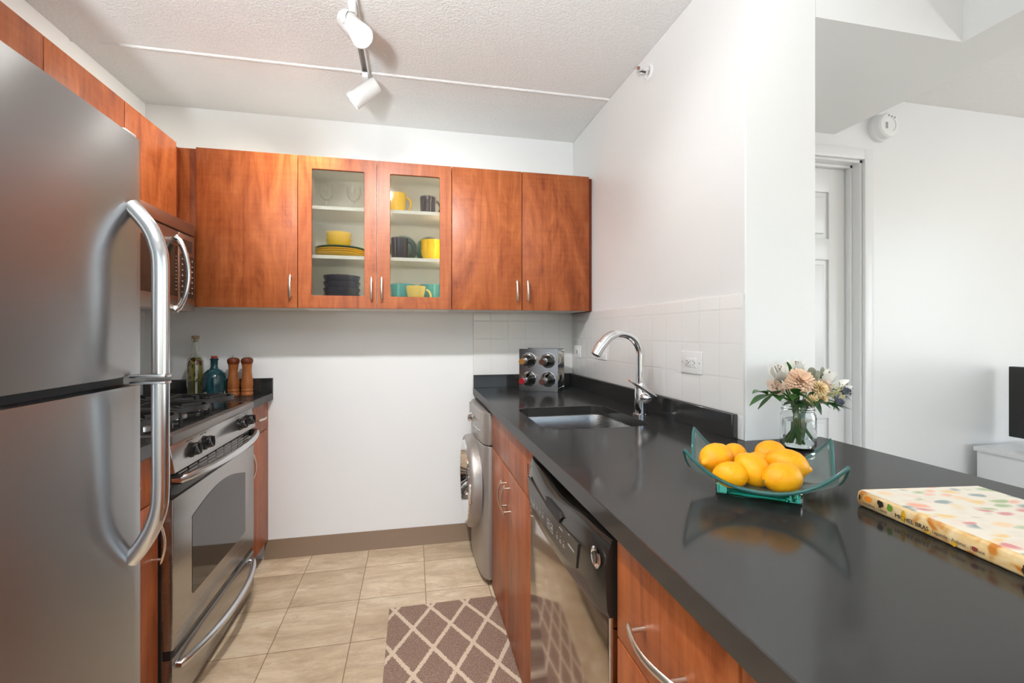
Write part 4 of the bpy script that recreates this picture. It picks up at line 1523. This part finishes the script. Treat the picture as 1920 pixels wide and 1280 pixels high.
# upper shelf
for x, nm in ((-.452, 'stemmed glass at the left of the upper shelf behind the left glass door'), (-.312, 'stemmed glass at the right of the upper shelf behind the left glass door')):
    t = thing('wine_glass', nm, 'glass', (x, YD, ZA), group='stemmed glasses on the upper shelf')
    B().lathe([(0, .003), (.030, .0025), (.031, .001), (.031, 0), (0, 0)], (0, 0, 0)).build('foot', M['glass_jar'], t, local=True)
    B().lathe([(.0035, .003), (.0035, .060)], (0, 0, 0), seg=12).build('stem', M['glass_jar'], t, local=True)
    B().lathe([(0, .060), (.012, .064), (.030, .085), (.036, .110), (.034, .140), (.033, .140), (.0345, .110), (.028, .087), (.010, .067), (0, .064)], (0, 0, 0)).build('bowl', M['glass_jar'], t, local=True)
mug('mug', 'yellow mug on the upper shelf behind the right glass door', M['yellow'], (-.083, YD, ZA), .043, .118, 0)
mug('mug', 'slate purple mug on the upper shelf behind the right glass door', M['slate'], (.078, YD, ZA), .043, .108, .2)
# middle shelf
pl = [(0, .003), (.07, .003), (.072, 0), (.078, 0), (.080, .004), (.118, .014), (.128, .018), (.127, .020), (.08, .008), (0, .007)]
for i in range(3):
    dish('dinner_plate', ['bottom yellow plate of the stack on the middle shelf, left glass door', 'second yellow plate from the bottom of the middle shelf stack', 'third yellow plate from the bottom, just under the green plate'][i], 'plate', M['yellow'], (-.378, YD, ZM + i * .0105), pl, 'plates stacked on the middle shelf')
dish('dinner_plate', 'dark green plate on top of the yellow plates, middle shelf', 'plate', M['juniper'], (-.378, YD, ZM + .0325), pl, 'plates stacked on the middle shelf')
bp = bowl_prof(.064, .062)
dish('bowl', 'lower yellow bowl of the pair on the plate stack', 'bowl', M['yellow'], (-.388, YD, ZM + .0405), bp, 'yellow bowls on the plate stack')
dish('bowl', 'upper yellow bowl of the pair on the plate stack', 'bowl', M['yellow'], (-.388, YD, ZM + .074), bp, 'yellow bowls on the plate stack')
mug('mug', 'dark blue mug on the middle shelf behind the right glass door', M['navy'], (-.073, YD - .035, ZM), .046, .115, -.1)
for x, nm in ((-.055, 'dark green plate standing behind the dark blue mug'), (.088, 'dark green plate standing behind the yellow bowls on the right')):
    o = dish('side_plate', nm, 'plate', M['juniper'], (x, YD + .10, ZM + .078), [(0, .003), (.05, .003), (.052, 0), (.056, 0), (.058, .004), (.074, .012), (.0775, .013), (.077, .015), (.056, .007), (0, .006)], 'green plates standing on edge', (0, -1, .16))
bp2 = bowl_prof(.060, .060)
for i, nm in enumerate(('lowest yellow bowl of three, right side of the middle shelf', 'middle yellow bowl of three, right side of the middle shelf', 'top yellow bowl of three, right side of the middle shelf')):
    dish('bowl', nm, 'bowl', M['yellow'], (.098, YD - .01, ZM + i * .027), bp2, 'yellow bowls on the right of the middle shelf')
# bottom of the cabinet
bp3 = bowl_prof(.094, .062)
for i, nm in enumerate(('lowest dark blue bowl of the stack at the cabinet bottom', 'second dark blue bowl from the bottom of its stack', 'third dark blue bowl from the bottom of its stack', 'top dark blue bowl of the stack at the cabinet bottom')):
    dish('bowl', nm, 'bowl', M['navy'], (-.372, YD, ZL + i * .033), bp3, 'dark blue bowls at the cabinet bottom')
bp4 = bowl_prof(.068, .130)
dish('serving_bowl', 'turquoise bowl at the back left of the cabinet bottom, behind the pale yellow cup', 'bowl', M['teal'], (-.058, YD + .05, ZL), bp4, 'turquoise bowls at the cabinet bottom')
dish('serving_bowl', 'turquoise bowl at the back right of the cabinet bottom, behind the cup handle', 'bowl', M['teal'], (.100, YD + .05, ZL), bp4, 'turquoise bowls at the cabinet bottom')
mug('cup', 'pale yellow cup at the bottom of the cabinet in front of the turquoise bowls', M['cream_y'], (.012, 2.505, ZL), .052, .108, 0, .66)

# ------------------------------------------------------------------ glass dish with lemons
DR = math.radians(-39)
DC = Vector((.685, .8055, TZ))
gb = thing('glass_dish', 'square sea-green glass dish with upturned corners, full of lemons, on the peninsula', 'dish', DC, DR)
HX, HY_ = .148, .101


def dish_z(u, v):
    au, av = abs(u), abs(v)
    return .0235 + .003 * au ** 2.5 + .004 * av ** 2.5 + (.060 if v > 0 else .050) * (au ** 2.2) * (av ** 1.7) + .011 * au ** 3


n = 40
top, bot = [], []
for i in range(n + 1):
    u = 2 * i / n - 1
    ra, rb = [], []
    for j in range(n + 1):
        v = 2 * j / n - 1
        # rounded-square plan with waisted sides and lobed corners
        mx, my = u * math.sqrt(1 - .30 * v * v), v * math.sqrt(1 - .30 * u * u)
        px = HX * 1.06 * mx * (1 - .20 * (1 - v * v) * u * u)
        py = HY_ * 1.07 * my * (1 - .17 * (1 - u * u) * v * v)
        z = dish_z(u, v)
        ra.append((px, py, z + .0062))
        rb.append((px * 1.004, py * 1.004, z))
    top.append(ra)
    bot.append(rb)
B().solid(top, bot).build('dish_body', M['sea_glass'], gb, local=True, angle=70)
rim = [top[i][0] for i in range(n + 1)] + [top[n][j] for j in range(1, n + 1)] + [top[i][n] for i in range(n - 1, -1, -1)] + [top[0][j] for j in range(n - 1, 0, -1)]
B().tube([(p[0] * 1.012, p[1] * 1.012, p[2] - .003) for p in rim], .0036, 8, closed=True).build('rim', M['sea_rim'], gb, local=True, angle=70)
ft = B()
ft.prism(rrect(-.080, .072, -.034, .050, .006, 3), 'z', .001, .0228, .004, 3, holes=[rrect(-.058, .050, -.018, .034, .006, 3)])
ft.build('foot', M['sea_glass_foot'], gb, local=True, angle=50)

lem = B()
lem.lathe([(0, -.0375), (.004, -.037), (.009, -.0345), (.0165, -.0285), (.0235, -.019), (.0275, -.007), (.0280, .004), (.0255, .016), (.0195, .0255), (.0115, .0315), (.0065, .0345), (.0050, .0375), (.002, .0395), (0, .0398)], (0, 0, 0), (1, 0, 0), 28)
LM = [  # world x, y, z, scale, yaw, pitch, label
    (.618, .848, .979, 1.10, 196, 8, 'large lemon at the left of the dish, its tip pointing left'),
    (.688, .884, .972, .92, 40, 0, 'small lemon at the back left, mostly hidden behind the left lemon'),
    (.604, .785, .9645, .90, -25, 0, 'small lemon at the front left edge of the dish'),
    (.651, .783, .972, 1.04, -70, 30, 'upright lemon at the front centre of the dish'),
    (.677, .737, .9685, 1.04, -2, -6, 'long lemon at the front right edge of the dish'),
    (.733, .785, .977, 1.08, -35, 10, 'large lemon at the right of the dish behind the front right one'),
    (.753, .852, .980, 1.02, 10, 6, 'lemon at the back of the dish, near the flower jar'),
    (.700, .826, .968, .88, 60, 0, 'lemon in the middle of the dish, peeping between the others'),
]
first = None
for x, y, z, s, yaw, pit, nm in LM:
    rot = Euler((0, math.radians(pit), math.radians(yaw)))
    if first is None:
        first = thing('lemon', nm, 'lemon', (x, y, z), group='lemons in the glass dish')
        lem.build('fruit', M['lemon'], first, local=True, angle=80)
        B().lathe([(0, -.0385), (.0028, -.0382), (.0034, -.0368), (0, -.036)], (0, 0, 0), (1, 0, 0), 10).build('stem_end', M['lemon_tip'], first, local=True)
        first.rotation_euler = rot
        first.scale = (s, s, s)
    else:
        o = copy_thing(first, (x, y, z), rot, nm)
        o.scale = (s, s, s)

# ------------------------------------------------------------------ cookbook
bk = thing('cookbook', 'thick cookbook with a pale floral jacket lying on the peninsula at the right', 'book', (.822, .713, TZ), math.radians(-7.0))
BW, BL_, BT = .250, .300, .030
# local: x away from the spine, y toward the far end (book runs to -y)
spine = [(.004, .0008), (0, .004), (-.002, BT * .5), (0, BT - .004), (.004, BT - .0008)]
sp_poly = spine + [(.0065, BT - .0008), (.0065, .0008)]
spn = B().prism(sp_poly, 'y', -BL_, 0, .0005, 1).build('spine', M['spine'], bk, local=True, angle=50)
B().box(.0066, BW, -BL_, 0, BT - .0032, BT, .0008, 1).build('front_cover', M['jacket'], bk, local=True)
B().box(.0066, BW, -BL_, 0, .0004, .0032, .0008, 1).build('back_cover', M['jacket'], bk, local=True)
B().box(.0068, BW - .005, -BL_ + .004, -.004, .0033, BT - .0033).build('page_block', M['paper'], bk, local=True)
XS = -.0024


def spine_text(body, size, y, z, mat, nm):
    lettering(body, size, (XS, y, z), (0, -1, 0), (0, 0, 1), mat, spn, nm)


spine_text('ESSENTIAL CUISINE', .0058, -.013, .0085, M['ink_grey'], 'lettering')
spine_text('MICHEL BRAS', .0098, -.078, .0095, M['ink'], 'lettering')
spine_text('Laguiole . Aubrac . France', .0072, -.142, .0100, M['ink_grey'], 'lettering')


def mark(poly, mat, nm):
    B().prism([(-a_, b_) for a_, b_ in poly], 'x', XS - .0001, XS + .0006).build(nm, mat, spn, local=True)


def blob(cy, cz, ry, rz, k=9, j=.3):
    return [(cy + ry * (1 - j * random.random()) * math.cos(2 * PI * i / k), cz + rz * (1 - j * random.random()) * math.sin(2 * PI * i / k)) for i in range(k)]


mark(blob(.024, .020, .010, .007), M['ink_orange'], 'jacket_mark')
mark(blob(.050, .020, .008, .008, 12, .6), M['ink'], 'jacket_mark')
mark(blob(.068, .0205, .006, .008), M['ink_green'], 'jacket_mark')
mark(blob(.093, .017, .006, .012, 10, .4), M['ink_yellow'], 'jacket_mark')
mark(blob(.205, .013, .006, .007, 7, .65), M['ink_red'], 'jacket_mark')
mark(blob(.175, .007, .006, .005, 9, .4), M['ink_yellow'], 'jacket_mark')
mark(blob(.135, .008, .004, .004, 9, .4), M['ink_yellow'], 'jacket_mark')
mark(blob(.265, .012, .006, .009, 12, .6), M['ink'], 'jacket_mark')
mark(blob(.006, .018, .003, .007, 9, .6), M['ink'], 'jacket_mark')

# ------------------------------------------------------------------ jar of flowers
JC = Vector((1.068, 1.106, TZ))
jar = thing('glass_jar', 'clear glass preserving jar holding the bouquet at the pillar end of the countertop', 'jar', JC)
o_ = [(0, 0), (.034, 0), (.040, .003), (.0445, .012), (.0450, .030), (.0450, .088), (.0435, .096), (.0405, .102), (.0405, .106), (.0430, .108), (.0430, .112), (.0405, .114), (.0405, .121), (.0428, .123), (.0428, .129), (.0405, .1305)]
i_ = [(.0380, .130), (.0378, .103), (.0405, .095), (.0418, .087), (.0418, .030), (.0412, .014), (.036, .007), (0, .006)]
B().lathe(o_ + i_, JC, seg=48, caps=False).build('glass_body', M['glass_jar'], jar)
b = B()
for i in range(3):
    an = math.radians(-118 + i * 16)
    b.tube([JC + Vector((.0452 * math.cos(math.radians(-126 + k * 3 + i * 2)), .0452 * math.sin(math.radians(-126 + k * 3 + i * 2)), .036 + .006 * i + .0022 * math.sin(k))) for k in range(12 - i * 2)], .0008, 6)
b.build('embossing', M['glass_jar'], jar)
B().lathe([(0, .0072), (.036, .0080), (.0405, .015), (.0412, .030), (.0412, .080), (0, .080)], JC, seg=40).build('water', M['water'], jar)


def basis(d):
    d = Vector(d).normalized()
    u = d.orthogonal().normalized()
    return d, u, d.cross(u)


def petal(b, c, d, out, L, w, curl=.3, cup=.15, n=5, tip=.3):
    """one curved petal starting at c, growing along d and bending toward out"""
    d, out = Vector(d).normalized(), Vector(out).normalized()
    side = d.cross(out)
    if side.length < 1e-4:
        side = d.orthogonal()
    side.normalize()
    nrm_ = side.cross(d).normalized()
    rows, back = [], []
    for i in range(n + 1):
        s = i / n
        wid = w * (math.sin(PI * min(1, s * .82 + .10)) ** .8) * (1 if s < .8 else lerp(1, tip, (s - .8) / .2))
        p = Vector(c) + d * L * s + nrm_ * (-curl * L * s * s)
        rows.append([p - side * wid + nrm_ * cup * wid, p, p + side * wid + nrm_ * cup * wid])
        back.append([q + nrm_ * .0005 for q in rows[-1]])
    b.solid(back, rows)


def stem_path(head, seat):
    """from the jar floor through its mouth to the flower head"""
    h = Vector(head)
    m_ = JC + Vector((0, 0, .128))
    dv = h - m_
    hor = Vector((dv.x, dv.y, 0))
    k_ = min(.028, hor.length * .35)
    mouth = m_ + (hor.normalized() * k_ if hor.length > 1e-5 else Vector((0, 0, 0)))
    foot = JC + Vector((-hor.x * .16 + seat[0], -hor.y * .16 + seat[1], .016))
    return smooth_path([foot, foot.lerp(mouth, .5), mouth, mouth.lerp(h, .5) + Vector((0, 0, .008)), h], 5)


def leaf(b, base, d, L, w, droop=.3, n=7):
    d = Vector(d).normalized()
    side = d.cross(Vector((0, 0, 1)))
    side = side.normalized() if side.length > 1e-3 else Vector((1, 0, 0))
    up = side.cross(d).normalized()
    top_, bot_ = [], []
    for i in range(n + 1):
        s = i / n
        wid = w * math.sin(PI * (s ** .8)) + .0004
        p = Vector(base) + d * L * s + Vector((0, 0, -droop * L * s * s))
        top_.append([p - side * wid + up * wid * .35, p, p + side * wid + up * wid * .35])
        bot_.append([q - up * .0006 for q in top_[-1]])
    b.solid(top_, bot_)


FL = 0


def flower(name, label, cat, head, group, stem_r=.0026, leaves=(), leafmat='leaf'):
    global FL
    FL += 1
    an = FL * 2.399
    t = thing(name, label, cat, JC + Vector((0, 0, .016)), group=group)
    pth = stem_path(head, (.016 * math.cos(an), .016 * math.sin(an)))
    B().tube(pth, stem_r, 8).build('stem', M['stem'], t)
    for (at, d, L, w, dr) in leaves:
        b = B()
        leaf(b, pth[int(at * (len(pth) - 1))], d, L, w, dr)
        b.build('leaf', M[leafmat], t)
    dv = (pth[-1] - pth[-4]).normalized()
    return t, pth, dv


def mum(label, head, R, mat, group, face=(0, -.8, .4), n=80):
    t, p, dv = flower('chrysanthemum', label, 'flower', head, group)
    f = Vector(face).normalized()
    f, u, w = basis(f)
    b = B()
    c = Vector(head)
    for i in range(n):
        s = (i + .5) / n
        th = math.acos(1 - 1.25 * s)
        ph = i * 2.39996
        d = f * math.cos(th) + (u * math.cos(ph) + w * math.sin(ph)) * math.sin(th)
        petal(b, c + d * R * .14, d, f, R * (.84 + .1 * random.random()), R * .19, .22, .45, 5, .6)
    b.build('bloom', M[mat], t, angle=60)
    B().ball(c - f * R * .22, R * .42, (1, 1, 1), None, 10, 8).build('calyx', M['stem'], t)
    return t


def alstro(label, head, R, mat, face, group='white lily-like flowers in the bouquet'):
    t, p, dv = flower('alstroemeria', label, 'flower', head, group)
    f, u, w = basis(face)
    c = Vector(head)
    b = B()
    for i in range(6):
        ph = i * PI / 3 + .3
        rad = u * math.cos(ph) + w * math.sin(ph)
        d = (f * .85 + rad * (.85 if i % 2 else .6))
        petal(b, c, d, -f if False else rad, R * 1.05, R * (.30 if i % 2 else .22), .30, .25, 6, .35)
    b.build('bloom', M[mat], t, angle=60)
    b = B()
    for i in range(5):
        ph = i * 1.2566
        rad = u * math.cos(ph) + w * math.sin(ph)
        e = c + f * R * .85 + rad * R * .16
        b.tube([c, c + f * R * .45 + rad * R * .05, e], .0006, 5)
        b.ball(e, .0014, (1, 1, 1.6), None, 6, 5)
    b.build('stamens', M['stamen'], t)
    return t


def J(x, y, z):
    return (x, y, z)


mum('large peach double bloom at the front of the bouquet', J(1.040, 1.075, 1.105), .036, 'peach', 'peach and butter mums in the bouquet', (-.25, -.85, .45), 130)
mum('butter-yellow button mum right of the large peach bloom', J(1.095, 1.065, 1.086), .0225, 'butter', 'peach and butter mums in the bouquet', (.1, -.9, .4))
mum('butter-yellow mum overlapping the right of another, centre right of the bouquet', J(1.114, 1.075, 1.080), .0185, 'butter', 'peach and butter mums in the bouquet', (.4, -.8, .3))
mum('small butter mum low in the middle, just above the jar rim', J(1.066, 1.058, 1.056), .0165, 'butter', 'peach and butter mums in the bouquet', (-.1, -.95, .1))
mum('small butter mum low on the right, beside the blue thistle', J(1.106, 1.066, 1.058), .0145, 'butter', 'peach and butter mums in the bouquet', (.3, -.9, .1))
mum('blush bloom between the butter mums and the white flower at the right', J(1.140, 1.095, 1.088), .024, 'blush_petal', 'peach and butter mums in the bouquet', (.5, -.75, .5))
alstro('white lily-like flower at the top left of the bouquet', J(1.008, 1.110, 1.108), .050, 'white_petal', (-.35, -.3, .85))
alstro('white lily-like flower at the top centre of the bouquet', J(1.085, 1.135, 1.116), .048, 'white_petal', (.15, -.1, .95))
alstro('white lily-like flower at the upper right of the bouquet', J(1.160, 1.120, 1.096), .044, 'white_petal', (.6, -.3, .7))
alstro('white lily-like flower drooping at the far right of the bouquet', J(1.186, 1.100, 1.080), .040, 'white_petal', (.85, -.35, .25))
alstro('blush lily-like flower at the far left of the bouquet', J(.985, 1.085, 1.080), .044, 'blush_petal', (-.75, -.45, .45))
alstro('blush lily-like flower behind the large peach bloom', J(1.055, 1.150, 1.112), .036, 'blush_petal', (-.1, .2, .95))
# thistles
for nm, head, dd_ in (('blue thistle at the far right of the bouquet', (1.196, 1.085, 1.072), (.8, -.4, .45)), ('blue thistle low at the right, above the jar rim', (1.148, 1.062, 1.050), (.7, -.65, -.05))):
    t, p, dv = flower('thistle', nm, 'flower', head, 'blue thistles in the bouquet', .0014)
    f, u, w = basis(dd_)
    c = Vector(head)
    b = B()
    b.lathe([(0, -.002), (.008, 0), (.0095, .006), (.008, .014), (.004, .020), (0, .022)], c, f, 14)
    for i in range(40):
        s = (i + .5) / 40
        th, ph = math.acos(1 - s), i * 2.4
        d = f * math.cos(th) + (u * math.cos(ph) + w * math.sin(ph)) * math.sin(th)
        b.tube([c + f * .009 + d * .006, c + f * .009 + d * .0125], [.0011, .0003], 4)
    b.build('cone', M['thistle'], t)
    b = B()
    for i in range(12):
        ph = i * PI / 6
        rad = u * math.cos(ph) + w * math.sin(ph)
        d = (rad + f * (.25 if i % 2 else -.1)).normalized()
        b.tube([c, c + d * .014, c + d * (.032 if i % 2 else .026)], [.0012, .0022, .0003], 5)
    b.build('bracts', M['thistle_light'], t)
# tiny pale buds: nobody could count them
t, p, dv = flower('filler_sprig', 'cluster of tiny pale buds beside the right-hand thistle', 'flower', (1.165, 1.080, 1.068), None, .0012)
b = B()
for i in range(90):
    q = Vector((1.165, 1.078, 1.062)) + Vector((random.gauss(0, .014), random.gauss(0, .010), random.gauss(0, .015)))
    b.ball(q, random.uniform(.0014, .0024), (1, 1, 1.2), None, 6, 5)
    if i % 3 == 0:
        b.tube([p[-5], q], .0004, 4)
bd_ = b.build('buds', M['filler'], t)
bd_['kind'] = 'stuff'
# eucalyptus
for nm, head, n_ in (('grey eucalyptus sprig above the butter mums', (1.098, 1.095, 1.122), 5), ('grey eucalyptus sprig at the upper right of the bouquet', (1.150, 1.130, 1.128), 4)):
    t, p, dv = flower('eucalyptus_sprig', nm, 'sprig', head, 'eucalyptus sprigs in the bouquet', .0013)
    for i in range(n_):
        b = B()
        an = i * 2.3
        c = Vector(head) + Vector((.017 * math.cos(an), .010 * math.sin(an) - .008, -.010 * (i // 2)))
        f, u, w = basis((.3 * math.cos(an), -.9, .3 * math.sin(an)))
        R = .0135 - .001 * i
        disc = [(0, 0), (R * .5, .0007), (R * .9, .0006), (R, 0), (R * .9, -.0004), (0, -.0006)]
        b.lathe(disc, c, f, 18)
        b.build('leaf', M['euca'], t)
# leafy sprigs
SPR = [
    ('leafy green sprig reaching far left from the jar', (.925, 1.060, 1.076), 'leaf', [(1.0, (-.8, -.2, .40), .066, .015, .35), (.97, (-.95, -.2, -.12), .078, .013, .20), (.85, (-.6, -.5, .4), .060, .016, .2), (.9, (-.75, -.1, -.45), .060, .007, .1), (.8, (-.5, -.7, .1), .05, .015, .3)]),
    ('leafy green sprig at the front left of the bouquet', (1.005, 1.050, 1.075), 'leaf', [(1.0, (-.4, -.5, .6), .040, .012, .2), (.95, (.5, -.6, .1), .050, .013, .8), (.85, (-.7, -.5, .1), .045, .014, .3), (.9, (.1, -.8, .5), .035, .012, .3)]),
    ('dark leafy sprig low over the left of the jar rim', (1.020, 1.060, 1.052), 'leaf_dark', [(1.0, (-.95, -.25, .05), .060, .010, .12), (.9, (-.5, -.8, -.1), .045, .012, .2), (.85, (.3, -.9, 0), .040, .012, .4)]),
    ('dark leafy sprig in the middle hanging down over the jar rim', (1.070, 1.060, 1.062), 'leaf_dark', [(1.0, (.1, -.5, -.8), .045, .011, .1), (.95, (.5, -.8, -.2), .045, .012, .3), (.9, (-.3, -.8, -.2), .042, .011, .3)]),
    ('leafy green sprig standing up at the top of the bouquet', (1.050, 1.120, 1.128), 'leaf', [(1.0, (-.25, -.1, .95), .032, .008, 0), (.9, (.5, .1, .7), .034, .009, .1)]),
    ('leafy green sprig at the upper right of the bouquet', (1.172, 1.125, 1.098), 'leaf', [(1.0, (.15, -.1, .95), .034, .010, .05), (.9, (-.3, -.3, .8), .034, .010, .1), (.85, (.7, -.4, -.2), .05, .009, .3)]),
    ('dark leafy sprig low over the right of the jar rim', (1.120, 1.055, 1.045), 'leaf_dark', [(1.0, (.8, -.55, -.05), .050, .007, .2), (.95, (.6, -.8, .1), .045, .008, .3), (.9, (.9, -.2, -.15), .055, .006, .15), (.85, (.2, -.9, -.1), .045, .011, .3)]),
]
for nm, head, mt, lv in SPR:
    flower('leafy_sprig', nm, 'sprig', head, 'leafy sprigs in the bouquet', .0032, lv, mt)
